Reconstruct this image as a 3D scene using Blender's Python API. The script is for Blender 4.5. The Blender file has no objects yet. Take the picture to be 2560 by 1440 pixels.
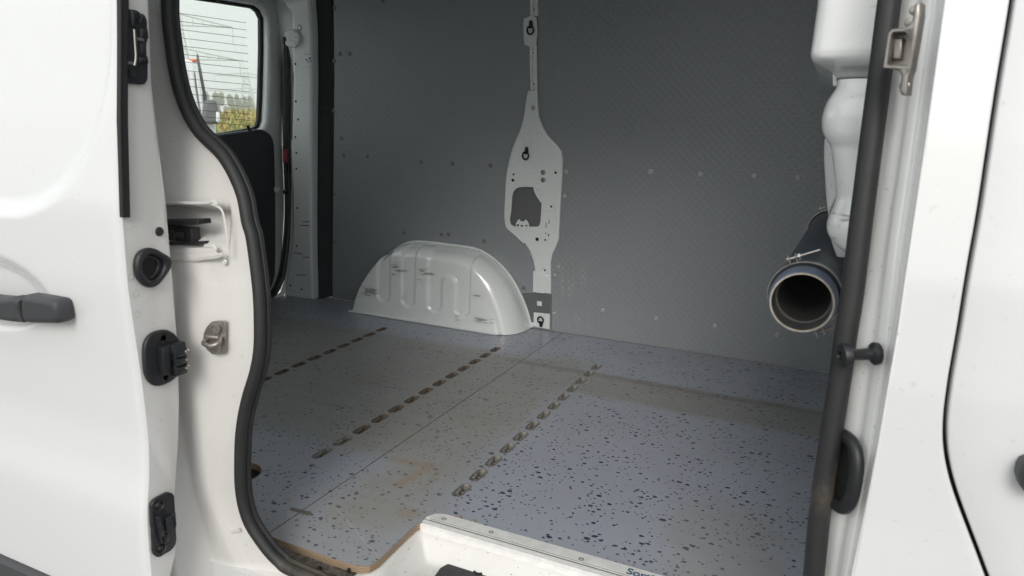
import bpy, math, random
import numpy as np
from mathutils import Vector, Matrix
random.seed(4); rng = np.random.default_rng(4)
SC = bpy.context.scene; COL = SC.collection
PI = math.pi
# ------------------------------------------------------------------ camera
FPX = 1750.0; CX, CY = 1280.0, 720.0
CAM = np.array([0.0, 0.0, 1.35])                     # eye 1.35 m above the ground, 0.8 m above the load floor
AX = np.array([0.90671618, -0.11478888, 0.40581926])  # van length axis in camera coordinates
AY = np.array([0.42093035, 0.18666826, -0.88767821])  # across the van
AZ = np.array([0.02614201, 0.97569384, 0.21757326])
RM = np.array([AX, AY, AZ])
cd = bpy.data.cameras.new('camera'); cam = bpy.data.objects.new('camera', cd); COL.objects.link(cam)
cd.sensor_width = 36; cd.lens = 36 * FPX / 2560; cd.clip_start = .02; cd.clip_end = 3000
M = Matrix([[*RM[0], CAM[0]], [*RM[1], CAM[1]], [*RM[2], CAM[2]], [0, 0, 0, 1]]); cam.matrix_world = M
cd.dof.use_dof = True; cd.dof.focus_distance = 2.2; cd.dof.aperture_fstop = 9.0
SC.camera = cam
# ------------------------------------------------------------------ sky, sun, exposure
W = bpy.data.worlds.new('World'); SC.world = W; W.use_nodes = True
nt = W.node_tree; nt.nodes.clear()
wo = nt.nodes.new('ShaderNodeOutputWorld'); bg = nt.nodes.new('ShaderNodeBackground'); bg.inputs['Strength'].default_value = .11
sk = nt.nodes.new('ShaderNodeTexSky'); sk.sky_type = 'NISHITA'; sk.sun_disc = False
SUN_EL, SUN_ROT = math.radians(30), math.radians(165)
sk.sun_elevation = SUN_EL; sk.sun_rotation = SUN_ROT; sk.air_density = 1.6; sk.dust_density = 6; sk.ozone_density = 1
mx = nt.nodes.new('ShaderNodeMix'); mx.data_type = 'RGBA'; mx.inputs[0].default_value = .84
mx.inputs[7].default_value = (9.7, 10.2, 10.4, 1)       # bright even overcast veil
nt.links.new(sk.outputs[0], mx.inputs[6]); nt.links.new(mx.outputs[2], bg.inputs['Color']); nt.links.new(bg.outputs[0], wo.inputs['Surface'])
sd = bpy.data.lights.new('sun', 'SUN'); sd.energy = 1.75; sd.angle = math.radians(28); sd.color = (1, .98, .95)
so = bpy.data.objects.new('sun', sd); COL.objects.link(so)
dv = Vector((math.sin(SUN_ROT) * math.cos(SUN_EL), math.cos(SUN_ROT) * math.cos(SUN_EL), math.sin(SUN_EL)))
so.rotation_euler = dv.to_track_quat('Z', 'Y').to_euler(); so.location = (-1, -3, 6)
SC.view_settings.view_transform = 'Standard'; SC.view_settings.look = 'None'; SC.view_settings.gamma = 1
SC.view_settings.exposure = 0.24
SC.cycles.volume_bounces = 3; SC.cycles.max_bounces = 12; SC.cycles.diffuse_bounces = 6

# ------------------------------------------------------------------ measuring: a sight line meets a real surface
def ray(px, py): return RM @ np.array([px - CX, -(py - CY), -FPX])
def hitZ(p, z): v = ray(*p); return CAM + v * ((z - CAM[2]) / v[2])
def hitY(p, y): v = ray(*p); return CAM + v * ((y - CAM[1]) / v[1])
def hitX(p, x): v = ray(*p); return CAM + v * ((x - CAM[0]) / v[0])
def hitYz(p, f, off=0.0):                              # surface y = f(z) + off
    y = f(1.1) + off
    for _ in range(12):
        q = hitY(p, y); y = f(q[2]) + off
    return hitY(p, y)
class Plane:
    def __init__(s, p0, n, off=0.0):
        s.n = np.array(n, float); s.n /= np.linalg.norm(s.n); s.o = np.array(p0, float) + s.n * off
        up = np.array([0, 0, 1.0]) if abs(s.n[2]) < .9 else np.array([0, 1.0, 0])
        s.u = np.cross(up, s.n); s.u /= np.linalg.norm(s.u); s.v = np.cross(s.n, s.u)
    def up(s, d): return Plane(s.o, s.n, d)
    def hit(s, p): v = ray(*p); return CAM + v * (((s.o - CAM) @ s.n) / (v @ s.n))
    def uv(s, p): q = s.hit(p) - s.o; return (q @ s.u, q @ s.v)
    def at(s, a, b, h=0.0): return s.o + s.u * a + s.v * b + s.n * h
    def px(s, p, h=0.0): return s.hit(p) + s.n * h
FL = .55                                              # height of the load floor
WALL = Plane((0, 2.61, FL), (0, -1, -.13))
FLOORP = Plane((0, 0, FL), (0, 0, 1))
zk = [.30, .46, .588, .657, .701, .762, .832, .932, 1.095, 1.208, 1.352, 1.526, 1.75, 2.0]
yk = [.716, .714, .713, .7135, .715, .726, .7315, .729, .720, .722, .735, .758, .800, .865]
def Yd(z): return float(np.interp(z, zk, yk))          # outer skin of the open sliding door
def Yb(z): return Yd(z) + .09                           # outer skin of the body side
def Ys(z): return .865 + .16 * (z - .85) ** 2           # flange that carries the door seal
def Yw(z): return 2.61 - .13 * (z - FL)

# ------------------------------------------------------------------ materials
def new_mat(name):
    m = bpy.data.materials.new(name); m.use_nodes = True
    return m, m.node_tree, m.node_tree.nodes['Principled BSDF']
def mat(name, col, rough=.5, metal=0, coat=0, noise=0.0, nscale=8, bump=0.0, bscale=200, spec=.5, ramp=None):
    m, t, b = new_mat(name)
    b.inputs['Base Color'].default_value = (*col, 1); b.inputs['Roughness'].default_value = rough
    b.inputs['Metallic'].default_value = metal; b.inputs['Coat Weight'].default_value = coat; b.inputs['Coat Roughness'].default_value = .04
    b.inputs['Specular IOR Level'].default_value = spec
    tc = t.nodes.new('ShaderNodeTexCoord')
    if noise:
        n = t.nodes.new('ShaderNodeTexNoise'); n.inputs['Scale'].default_value = nscale; n.inputs['Detail'].default_value = 6; n.inputs['Roughness'].default_value = .65
        t.links.new(tc.outputs['Object'], n.inputs['Vector'])
        r = t.nodes.new('ShaderNodeValToRGB'); r.color_ramp.elements[0].position = .35; r.color_ramp.elements[1].position = .7
        a = tuple(c * (1 - noise) for c in col)
        if ramp: a = ramp
        r.color_ramp.elements[0].color = (*a, 1); r.color_ramp.elements[1].color = (*col, 1)
        t.links.new(n.outputs['Fac'], r.inputs['Fac']); t.links.new(r.outputs['Color'], b.inputs['Base Color'])
    if bump:
        n2 = t.nodes.new('ShaderNodeTexNoise'); n2.inputs['Scale'].default_value = bscale; n2.inputs['Detail'].default_value = 3
        t.links.new(tc.outputs['Object'], n2.inputs['Vector'])
        bp = t.nodes.new('ShaderNodeBump'); bp.inputs['Strength'].default_value = bump; bp.inputs['Distance'].default_value = .002
        t.links.new(n2.outputs['Fac'], bp.inputs['Height']); t.links.new(bp.outputs['Normal'], b.inputs['Normal'])
    return m
def N(t, kind, **kw):
    n = t.nodes.new(kind)
    for k, v in kw.items(): setattr(n, k, v)
    return n
def math_(t, op, a, b=None, c=None, clamp=False):
    n = t.nodes.new('ShaderNodeMath'); n.operation = op; n.use_clamp = clamp
    for i, x in enumerate((a, b, c)):
        if x is None: continue
        if isinstance(x, (int, float)): n.inputs[i].default_value = x
        else: t.links.new(x, n.inputs[i])
    return n.outputs[0]
def mixc(t, f, a, b):
    n = t.nodes.new('ShaderNodeMix'); n.data_type = 'RGBA'
    for i, x in ((0, f), (6, a), (7, b)):
        if isinstance(x, (int, float)): n.inputs[i].default_value = x
        elif isinstance(x, tuple): n.inputs[i].default_value = (*x, 1)
        else: t.links.new(x, n.inputs[i])
    return n.outputs[2]
def white_paint(name, col=(.80, .80, .79), rough=.32, dirt=.0, scuffs=False, dirtcol=(.42, .38, .32)):
    m, t, b = new_mat(name)
    b.inputs['Roughness'].default_value = rough; b.inputs['Coat Weight'].default_value = 1.0; b.inputs['Coat Roughness'].default_value = .03
    tc = N(t, 'ShaderNodeTexCoord'); c = col
    n = N(t, 'ShaderNodeTexNoise'); n.inputs['Scale'].default_value = 5; n.inputs['Detail'].default_value = 8; n.inputs['Roughness'].default_value = .7
    t.links.new(tc.outputs['Object'], n.inputs['Vector'])
    f = math_(t, 'MULTIPLY', math_(t, 'SUBTRACT', n.outputs['Fac'], .48, clamp=True), 2.0 * dirt, clamp=True)
    c = mixc(t, f, col, dirtcol)
    sp = N(t, 'ShaderNodeTexNoise'); sp.inputs['Scale'].default_value = 130; sp.inputs['Detail'].default_value = 1
    t.links.new(tc.outputs['Object'], sp.inputs['Vector'])
    g = math_(t, 'MULTIPLY', math_(t, 'GREATER_THAN', sp.outputs['Fac'], .74), min(1, dirt * 2 + .15))
    c = mixc(t, g, c, (.25, .22, .19))
    if scuffs:
        sep = N(t, 'ShaderNodeSeparateXYZ'); t.links.new(tc.outputs['Object'], sep.inputs[0])
        mp = N(t, 'ShaderNodeMapping'); mp.inputs['Scale'].default_value = (26, 26, 190); t.links.new(tc.outputs['Object'], mp.inputs['Vector'])
        s = N(t, 'ShaderNodeTexNoise'); s.inputs['Scale'].default_value = 1; s.inputs['Detail'].default_value = 4; t.links.new(mp.outputs[0], s.inputs['Vector'])
        mk = None
        for (x, z, hw, hz, th) in scuffs:
            dx = math_(t, 'DIVIDE', math_(t, 'ABSOLUTE', math_(t, 'SUBTRACT', sep.outputs[0], x)), hw)
            dz = math_(t, 'DIVIDE', math_(t, 'ABSOLUTE', math_(t, 'SUBTRACT', sep.outputs[2], z)), hz)
            e = math_(t, 'MULTIPLY', math_(t, 'SUBTRACT', 1, math_(t, 'MAXIMUM', dx, dz), clamp=True), th)
            mk = e if mk is None else math_(t, 'MAXIMUM', mk, e)
        h = math_(t, 'MULTIPLY', math_(t, 'SUBTRACT', math_(t, 'ADD', s.outputs['Fac'], mk), .78, clamp=True), 9, clamp=True)
        h = math_(t, 'MULTIPLY', h, math_(t, 'MULTIPLY', mk, 6, clamp=True))
        c = mixc(t, math_(t, 'MULTIPLY', h, .62), c, (.12, .10, .085))
        sm_ = math_(t, 'MULTIPLY', math_(t, 'MULTIPLY', mk, s.outputs['Fac']), .9, clamp=True); c = mixc(t, sm_, c, (.34, .31, .27))
    t.links.new(c, b.inputs['Base Color'])
    bp = N(t, 'ShaderNodeBump'); bp.inputs['Strength'].default_value = .06; bp.inputs['Distance'].default_value = .002
    n2 = N(t, 'ShaderNodeTexNoise'); n2.inputs['Scale'].default_value = 18; t.links.new(tc.outputs['Object'], n2.inputs['Vector'])
    t.links.new(n2.outputs['Fac'], bp.inputs['Height']); t.links.new(bp.outputs['Normal'], b.inputs['Normal'])
    return m
PAINT = white_paint('white_paint_outer', (.68, .685, .69), .3, .0)
PAINTJ = white_paint('white_paint_jamb', (.66, .645, .63), .34, .05)
PAINTI = white_paint('white_paint_inside', (.78, .82, .82), .4, .15)
PAINTS = white_paint('white_paint_sill', (.76, .745, .72), .35, .35, dirtcol=(.45, .38, .29))
RUBBER = mat('seal_rubber', (.014, .014, .015), .62, noise=.3, nscale=60, bump=.3, bscale=500)
BLACK = mat('black_plastic', (.012, .013, .015), .42, bump=.15, bscale=700)
BLACKG = mat('black_gloss', (.008, .008, .009), .2)
HANDLE = mat('handle_plastic', (.035, .036, .04), .45, bump=.3, bscale=900)
TRIM = mat('tailgate_trim_plastic', (.018, .022, .028), .55, bump=.3, bscale=600)
DARKTRIM = mat('post_plastic', (.012, .014, .018), .6)
STEEL = mat('cast_steel', (.42, .39, .36), .42, metal=.85, noise=.35, nscale=40)
CHROME = mat('bright_zinc', (.62, .60, .55), .3, metal=1, noise=.35, nscale=120)
SCREW = mat('screw_zinc', (.5, .5, .48), .35, metal=.9)
ALU = mat('aluminium', (.88, .87, .85), .45, metal=.12, noise=.15, nscale=50, bump=.35, bscale=900)
SLOTM = mat('slot_aluminium', (.40, .40, .375), .5, metal=.35, noise=.5, nscale=60, ramp=(.16, .145, .115))
SLOTD = mat('slot_dirty', (.24, .20, .15), .7, metal=.2, noise=.6, nscale=60, ramp=(.09, .065, .045))
HOLE = mat('dark_hollow', (.01, .01, .01), .9)
PIPEM = mat('pipe_pvc', (.055, .075, .105), .38, noise=.3, nscale=6, bump=.05)
PIPEE = mat('pipe_cut_rim', (.62, .55, .45), .6, noise=.4, nscale=60)
PIPEIN = mat('pipe_inside', (.05, .062, .075), .6, noise=.5, nscale=14, ramp=(.12, .11, .09))
RED = mat('red_label', (.55, .03, .05), .5)
INK = mat('lettering_ink', (.07, .12, .18), .6)
WOOD = mat('raw_wood', (.46, .34, .25), .7, noise=.4, nscale=90)
MATR = mat('step_rubber', (.06, .062, .065), .7, noise=.4, nscale=60, bump=.6, bscale=300)
DIRT = mat('dirty_sill', (.20, .17, .14), .9, noise=.8, nscale=70, ramp=(.04, .033, .028), bump=.8, bscale=150)
LINEB = mat('smooth_grey_panel', (.13, .135, .14), .5)
UNDER = mat('floor_pan', (.05, .045, .04), .8)
CLAD = mat('lower_cladding', (.05, .052, .056), .55, bump=.4, bscale=400)
def seal_mat():
    m, t, b = new_mat('door_seal_rubber'); b.inputs['Roughness'].default_value = .6
    tc = N(t, 'ShaderNodeTexCoord'); q = hitY((2066, 1225), .875); q2 = hitY((768, 1425), .885)
    n = N(t, 'ShaderNodeTexNoise'); n.inputs['Scale'].default_value = 35; n.inputs['Detail'].default_value = 7; n.inputs['Roughness'].default_value = .75; t.links.new(tc.outputs['Object'], n.inputs['Vector'])
    mk = None
    for c, sc in ((q, (24, 24, 11)), (q2, (5, 14, 14))):
        mp = N(t, 'ShaderNodeMapping'); mp.vector_type = 'POINT'; mp.inputs['Scale'].default_value = sc; mp.inputs['Location'].default_value = tuple(-c[i] * sc[i] for i in range(3))
        t.links.new(tc.outputs['Object'], mp.inputs['Vector']); l = N(t, 'ShaderNodeVectorMath', operation='LENGTH'); t.links.new(mp.outputs[0], l.inputs[0])
        e = math_(t, 'SUBTRACT', 1, l.outputs['Value'], clamp=True); e = e if mk is None else math_(t, 'MULTIPLY', e, .6); mk = e if mk is None else math_(t, 'MAXIMUM', mk, e)
    f = math_(t, 'MULTIPLY', math_(t, 'SUBTRACT', math_(t, 'ADD', n.outputs['Fac'], mk), .72, clamp=True), 2.2, clamp=True)
    f = math_(t, 'MULTIPLY', f, math_(t, 'MULTIPLY', mk, 4, clamp=True))
    base = mixc(t, n.outputs['Fac'], (.010, .010, .011), (.022, .022, .023))
    t.links.new(mixc(t, math_(t, 'MULTIPLY', f, .55), base, (.15, .125, .09)), b.inputs['Base Color']); return m
SEALM = seal_mat()
# grey embossed lining
def lining_mat():
    m, t, b = new_mat('grey_embossed_lining'); b.inputs['Roughness'].default_value = .34; b.inputs['Specular IOR Level'].default_value = .6
    tc = N(t, 'ShaderNodeTexCoord'); sep = N(t, 'ShaderNodeSeparateXYZ'); t.links.new(tc.outputs['Object'], sep.inputs[0])
    k = 2 * PI / .0215
    a = math_(t, 'SINE', math_(t, 'MULTIPLY', math_(t, 'ADD', sep.outputs[0], sep.outputs[2]), k * .78))
    c = math_(t, 'SINE', math_(t, 'MULTIPLY', math_(t, 'SUBTRACT', sep.outputs[0], math_(t, 'MULTIPLY', sep.outputs[2], 1.0)), k * .78))
    h = math_(t, 'MULTIPLY', math_(t, 'ADD', a, c), .5)
    h = math_(t, 'POWER', math_(t, 'MAXIMUM', h, 0), .8)
    bp = N(t, 'ShaderNodeBump'); bp.inputs['Strength'].default_value = .62; bp.inputs['Distance'].default_value = .0014
    t.links.new(h, bp.inputs['Height']); t.links.new(bp.outputs['Normal'], b.inputs['Normal'])
    n = N(t, 'ShaderNodeTexNoise'); n.inputs['Scale'].default_value = 3; n.inputs['Detail'].default_value = 7; n.inputs['Roughness'].default_value = .7
    t.links.new(tc.outputs['Object'], n.inputs['Vector'])
    col = mixc(t, n.outputs['Fac'], (.255, .276, .292), (.295, .312, .326))
    # pale rubbed scratches: vertical streaks right of the pillar and little nicks
    mp = N(t, 'ShaderNodeMapping'); mp.inputs['Scale'].default_value = (55, 1, 9); t.links.new(tc.outputs['Object'], mp.inputs['Vector'])
    s = N(t, 'ShaderNodeTexNoise'); s.inputs['Scale'].default_value = 1; s.inputs['Detail'].default_value = 5; t.links.new(mp.outputs[0], s.inputs['Vector'])
    dx = math_(t, 'DIVIDE', math_(t, 'ABSOLUTE', math_(t, 'SUBTRACT', sep.outputs[0], -.92)), .10)
    dz = math_(t, 'DIVIDE', math_(t, 'ABSOLUTE', math_(t, 'SUBTRACT', sep.outputs[2], .72)), .17)
    e = math_(t, 'SUBTRACT', 1, math_(t, 'MAXIMUM', dx, dz), clamp=True)
    f = math_(t, 'MULTIPLY', math_(t, 'MULTIPLY', math_(t, 'SUBTRACT', s.outputs['Fac'], .5, clamp=True), 8, clamp=True), math_(t, 'MULTIPLY', e, 1.5, clamp=True))
    mp2 = N(t, 'ShaderNodeMapping'); mp2.inputs['Scale'].default_value = (30, 1, 30); t.links.new(tc.outputs['Object'], mp2.inputs['Vector'])
    s2 = N(t, 'ShaderNodeTexNoise'); s2.inputs['Scale'].default_value = 1; s2.inputs['Detail'].default_value = 6; s2.inputs['Roughness'].default_value = .8; t.links.new(mp2.outputs[0], s2.inputs['Vector'])
    f2 = math_(t, 'MULTIPLY', math_(t, 'SUBTRACT', s2.outputs['Fac'], .69, clamp=True), 8, clamp=True)
    g = math_(t, 'MULTIPLY', math_(t, 'MAXIMUM', math_(t, 'MULTIPLY', f, .5), math_(t, 'MULTIPLY', f2, .5)), math_(t, 'MAXIMUM', h, .2))
    t.links.new(mixc(t, g, col, (.5, .5, .5)), b.inputs['Base Color'])
    return m
LINING = lining_mat()
# blue grey floor coating with dark chips, traffic wear and a rust mark
def floor_mat():
    m, t, b = new_mat('chip_floor_coating'); b.inputs['Roughness'].default_value = .42
    tc = N(t, 'ShaderNodeTexCoord'); sep = N(t, 'ShaderNodeSeparateXYZ'); t.links.new(tc.outputs['Object'], sep.inputs[0])
    X, Y = sep.outputs[0], sep.outputs[1]
    def noise(sc, det=5, ro=.6, vec=None):
        n = N(t, 'ShaderNodeTexNoise'); n.inputs['Scale'].default_value = sc; n.inputs['Detail'].default_value = det; n.inputs['Roughness'].default_value = ro
        t.links.new(vec or tc.outputs['Object'], n.inputs['Vector']); return n.outputs['Fac']
    base = mixc(t, noise(2.2), (.30, .32, .375), (.37, .39, .445))
    def sstep(v, lo, hi):
        n = N(t, 'ShaderNodeMapRange', interpolation_type='SMOOTHSTEP'); t.links.new(v, n.inputs['Value'])
        n.inputs['From Min'].default_value = lo; n.inputs['From Max'].default_value = hi; return n.outputs[0]
    def box(x0, x1, y0, y1, sx=.04, sy=.04, warp=.06):
        wn = math_(t, 'MULTIPLY', math_(t, 'SUBTRACT', noise(4), .5), warp * 2)
        xx = math_(t, 'ADD', X, wn); yy = math_(t, 'ADD', Y, wn)
        return math_(t, 'MULTIPLY', math_(t, 'MULTIPLY', sstep(xx, x0 - sx, x0 + sx), math_(t, 'SUBTRACT', 1, sstep(xx, x1 - sx, x1 + sx))),
                     math_(t, 'MULTIPLY', sstep(yy, y0 - sy, y0 + sy), math_(t, 'SUBTRACT', 1, sstep(yy, y1 - sy, y1 + sy))))
    w1 = box(-2.4, -.76, 1.33, 2.24, .05, .06, .03)          # rear two thirds, walked grey
    w2 = box(-1.0, .3, 1.985, 2.20, .08, .03, .03)          # olive band towards the front
    w3 = box(-.92, -.72, 1.0, 2.3, .07, .08, .07)            # strip beside the slots
    w4 = box(-.22, -.02, 1.1, 1.5, .05, .1, .12)
    w5 = box(-1.0, -.66, .9, 1.05, .06, .05, .05)
    wear = math_(t, 'MAXIMUM', math_(t, 'MAXIMUM', w1, w2), math_(t, 'MAXIMUM', w3, math_(t, 'MULTIPLY', math_(t, 'MAXIMUM', w4, w5), .7)))
    mp = N(t, 'ShaderNodeMapping'); mp.inputs['Scale'].default_value = (1.5, 60, 1); t.links.new(tc.outputs['Object'], mp.inputs['Vector'])
    streak = noise(1, 4, .6, mp.outputs[0])
    wear = math_(t, 'MULTIPLY', wear, math_(t, 'ADD', math_(t, 'MULTIPLY', noise(5, 8, .7), .9), .42), clamp=True)
    wear = math_(t, 'ADD', wear, math_(t, 'MULTIPLY', math_(t, 'SUBTRACT', noise(3.1, 8, .7), .5, clamp=True), 1.4), clamp=True)
    wcol = mixc(t, streak, (.24, .23, .19), (.33, .32, .285))
    c = mixc(t, math_(t, 'MULTIPLY', wear, .78), base, wcol)
    edge = math_(t, 'MULTIPLY', box(-1.0, .3, 2.165, 2.205, .08, .012, .025), math_(t, 'MULTIPLY', noise(14, 5), 1.3))
    c = mixc(t, math_(t, 'MULTIPLY', edge, .5), c, (.11, .095, .07))
    # rust mark: a bent band (frame of a triangle)
    def seg(ax, ay, bx, by, wd):
        px = math_(t, 'SUBTRACT', X, ax); py = math_(t, 'SUBTRACT', Y, ay); dx, dy = bx - ax, by - ay; L2 = dx * dx + dy * dy
        h = math_(t, 'DIVIDE', math_(t, 'ADD', math_(t, 'MULTIPLY', px, dx), math_(t, 'MULTIPLY', py, dy)), L2, clamp=True)
        qx = math_(t, 'SUBTRACT', px, math_(t, 'MULTIPLY', h, dx)); qy = math_(t, 'SUBTRACT', py, math_(t, 'MULTIPLY', h, dy))
        d = math_(t, 'SQRT', math_(t, 'ADD', math_(t, 'MULTIPLY', qx, qx), math_(t, 'MULTIPLY', qy, qy)))
        return math_(t, 'SUBTRACT', 1, math_(t, 'DIVIDE', d, wd), clamp=True)
    pts = [hitZ(p, FL)[:2] for p in ((985, 1148), (1078, 1164), (1000, 1210), (990, 1150))]
    r = None
    for i in range(2):
        s = seg(*pts[i], *pts[i + 1], .022)
        r = s if r is None else math_(t, 'MAXIMUM', r, s)
    for p in ((1022, 1283),):
        q = hitZ(p, FL); r = math_(t, 'MAXIMUM', r, seg(q[0] - .004, q[1], q[0] + .004, q[1], .03))
    for (a, b2) in (((1060, 1222), (1105, 1160)), ((1065, 1222), (1085, 1195)), ((1270, 1085), (1330, 1010))):
        q = hitZ(a, FL); q2 = hitZ(b2, FL); r = math_(t, 'MAXIMUM', r, math_(t, 'MULTIPLY', seg(q[0], q[1], q2[0], q2[1], .012), .5))
    r = math_(t, 'MULTIPLY', r, math_(t, 'MULTIPLY', noise(22, 5, .7), 1.7), clamp=True)
    c = mixc(t, math_(t, 'MULTIPLY', r, .6), c, (.31, .215, .11))
    # chips
    wv = N(t, 'ShaderNodeTexNoise'); wv.inputs['Scale'].default_value = 90; wv.inputs['Detail'].default_value = 2; t.links.new(tc.outputs['Object'], wv.inputs['Vector'])
    va = N(t, 'ShaderNodeVectorMath', operation='MULTIPLY_ADD'); t.links.new(wv.outputs['Color'], va.inputs[0]); va.inputs[1].default_value = (.007, .007, 0); t.links.new(tc.outputs['Object'], va.inputs[2])
    def chips(sc, lo, hi, thr, rot):
        mp = N(t, 'ShaderNodeMapping'); mp.inputs['Rotation'].default_value = (0, 0, rot); mp.inputs['Scale'].default_value = (1, 1.35, 1); t.links.new(va.outputs[0], mp.inputs['Vector'])
        v = N(t, 'ShaderNodeTexVoronoi', voronoi_dimensions='2D'); v.inputs['Scale'].default_value = sc; t.links.new(mp.outputs[0], v.inputs['Vector'])
        sc_ = N(t, 'ShaderNodeSeparateColor'); t.links.new(v.outputs['Color'], sc_.inputs[0])
        rad = math_(t, 'ADD', math_(t, 'MULTIPLY', math_(t, 'POWER', sc_.outputs[1], 2.2), hi - lo), lo)
        dens = math_(t, 'ADD', thr, math_(t, 'MULTIPLY', math_(t, 'SUBTRACT', noise(7, 2), .5), .9))
        return math_(t, 'MULTIPLY', math_(t, 'LESS_THAN', v.outputs['Distance'], rad), math_(t, 'LESS_THAN', sc_.outputs[0], dens))
    ch = math_(t, 'MAXIMUM', chips(46, .10, .29, .30, .3), chips(75, .12, .27, .22, -.6))
    ch = math_(t, 'MAXIMUM', ch, chips(26, .07, .21, .15, 1.1))
    for rot_, sc_s in ((.5, (2.2, 150, 1)), (-.25, (1.6, 210, 1)), (1.3, (3, 170, 1))):
        mp3 = N(t, 'ShaderNodeMapping'); mp3.inputs['Rotation'].default_value = (0, 0, rot_); t.links.new(tc.outputs['Object'], mp3.inputs['Vector'])
        mp4 = N(t, 'ShaderNodeMapping'); mp4.inputs['Scale'].default_value = sc_s; t.links.new(mp3.outputs[0], mp4.inputs['Vector'])
        sn = noise(1, 2, .5, mp4.outputs[0]); scr = math_(t, 'MULTIPLY', math_(t, 'SUBTRACT', sn, .735, clamp=True), 9, clamp=True)
        c = mixc(t, math_(t, 'MULTIPLY', scr, .4), c, (.55, .56, .58))
    grit = math_(t, 'GREATER_THAN', noise(260, 1), .775); c = mixc(t, math_(t, 'MULTIPLY', grit, .6), c, (.5, .46, .38))
    worn = math_(t, 'SUBTRACT', 1, math_(t, 'MULTIPLY', wear, .45))
    c = mixc(t, math_(t, 'MULTIPLY', ch, worn), c, (.035, .045, .07))
    t.links.new(c, b.inputs['Base Color'])
    ro = math_(t, 'ADD', .34, math_(t, 'MULTIPLY', wear, .22)); t.links.new(ro, b.inputs['Roughness'])
    bp = N(t, 'ShaderNodeBump'); bp.inputs['Strength'].default_value = .12; bp.inputs['Distance'].default_value = .001
    t.links.new(noise(500, 2), bp.inputs['Height']); t.links.new(bp.outputs['Normal'], b.inputs['Normal'])
    return m
FLOORM = floor_mat()
def ply_mat():
    m, t, b = new_mat('plywood_edge'); b.inputs['Roughness'].default_value = .7
    tc = N(t, 'ShaderNodeTexCoord'); sep = N(t, 'ShaderNodeSeparateXYZ'); t.links.new(tc.outputs['Object'], sep.inputs[0])
    n = N(t, 'ShaderNodeTexNoise'); n.inputs['Scale'].default_value = 30; n.inputs['Detail'].default_value = 5; t.links.new(tc.outputs['Object'], n.inputs['Vector'])
    s = math_(t, 'SINE', math_(t, 'ADD', math_(t, 'MULTIPLY', sep.outputs[2], 2 * PI / .0038), math_(t, 'MULTIPLY', n.outputs['Fac'], .8)))
    f = math_(t, 'MULTIPLY', math_(t, 'ADD', s, 1), .5)
    c = mixc(t, f, (.16, .10, .06), (.50, .37, .24)); c = mixc(t, math_(t, 'MULTIPLY', n.outputs['Fac'], .6), c, (.24, .17, .11))
    t.links.new(c, b.inputs['Base Color']); return m
PLY = ply_mat()
def alu_rib_mat():
    m, t, b = new_mat('ribbed_aluminium'); b.inputs['Metallic'].default_value = .5; b.inputs['Roughness'].default_value = .4
    b.inputs['Base Color'].default_value = (.7, .68, .64, 1)
    tc = N(t, 'ShaderNodeTexCoord'); sep = N(t, 'ShaderNodeSeparateXYZ'); t.links.new(tc.outputs['Object'], sep.inputs[0])
    s = math_(t, 'SINE', math_(t, 'MULTIPLY', sep.outputs[1], 2 * PI / .0035))
    bp = N(t, 'ShaderNodeBump'); bp.inputs['Strength'].default_value = .5; bp.inputs['Distance'].default_value = .0008
    t.links.new(s, bp.inputs['Height']); t.links.new(bp.outputs['Normal'], b.inputs['Normal']); return m
ALUR = alu_rib_mat()
def glass_mat():
    m = bpy.data.materials.new('window_glass'); m.use_nodes = True; t = m.node_tree; t.nodes.clear()
    o = N(t, 'ShaderNodeOutputMaterial'); mixs = N(t, 'ShaderNodeMixShader'); tr = N(t, 'ShaderNodeBsdfTransparent'); gl = N(t, 'ShaderNodeBsdfGlossy')
    tr.inputs['Color'].default_value = (.965, .985, .97, 1); gl.inputs['Roughness'].default_value = .02; gl.inputs['Color'].default_value = (1, 1, 1, 1)
    mixs.inputs[0].default_value = .035
    t.links.new(tr.outputs[0], mixs.inputs[1]); t.links.new(gl.outputs[0], mixs.inputs[2]); t.links.new(mixs.outputs[0], o.inputs['Surface'])
    return m
GLASS = glass_mat()
WIRE = mat('heater_print', (.10, .07, .05), .6)

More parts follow.
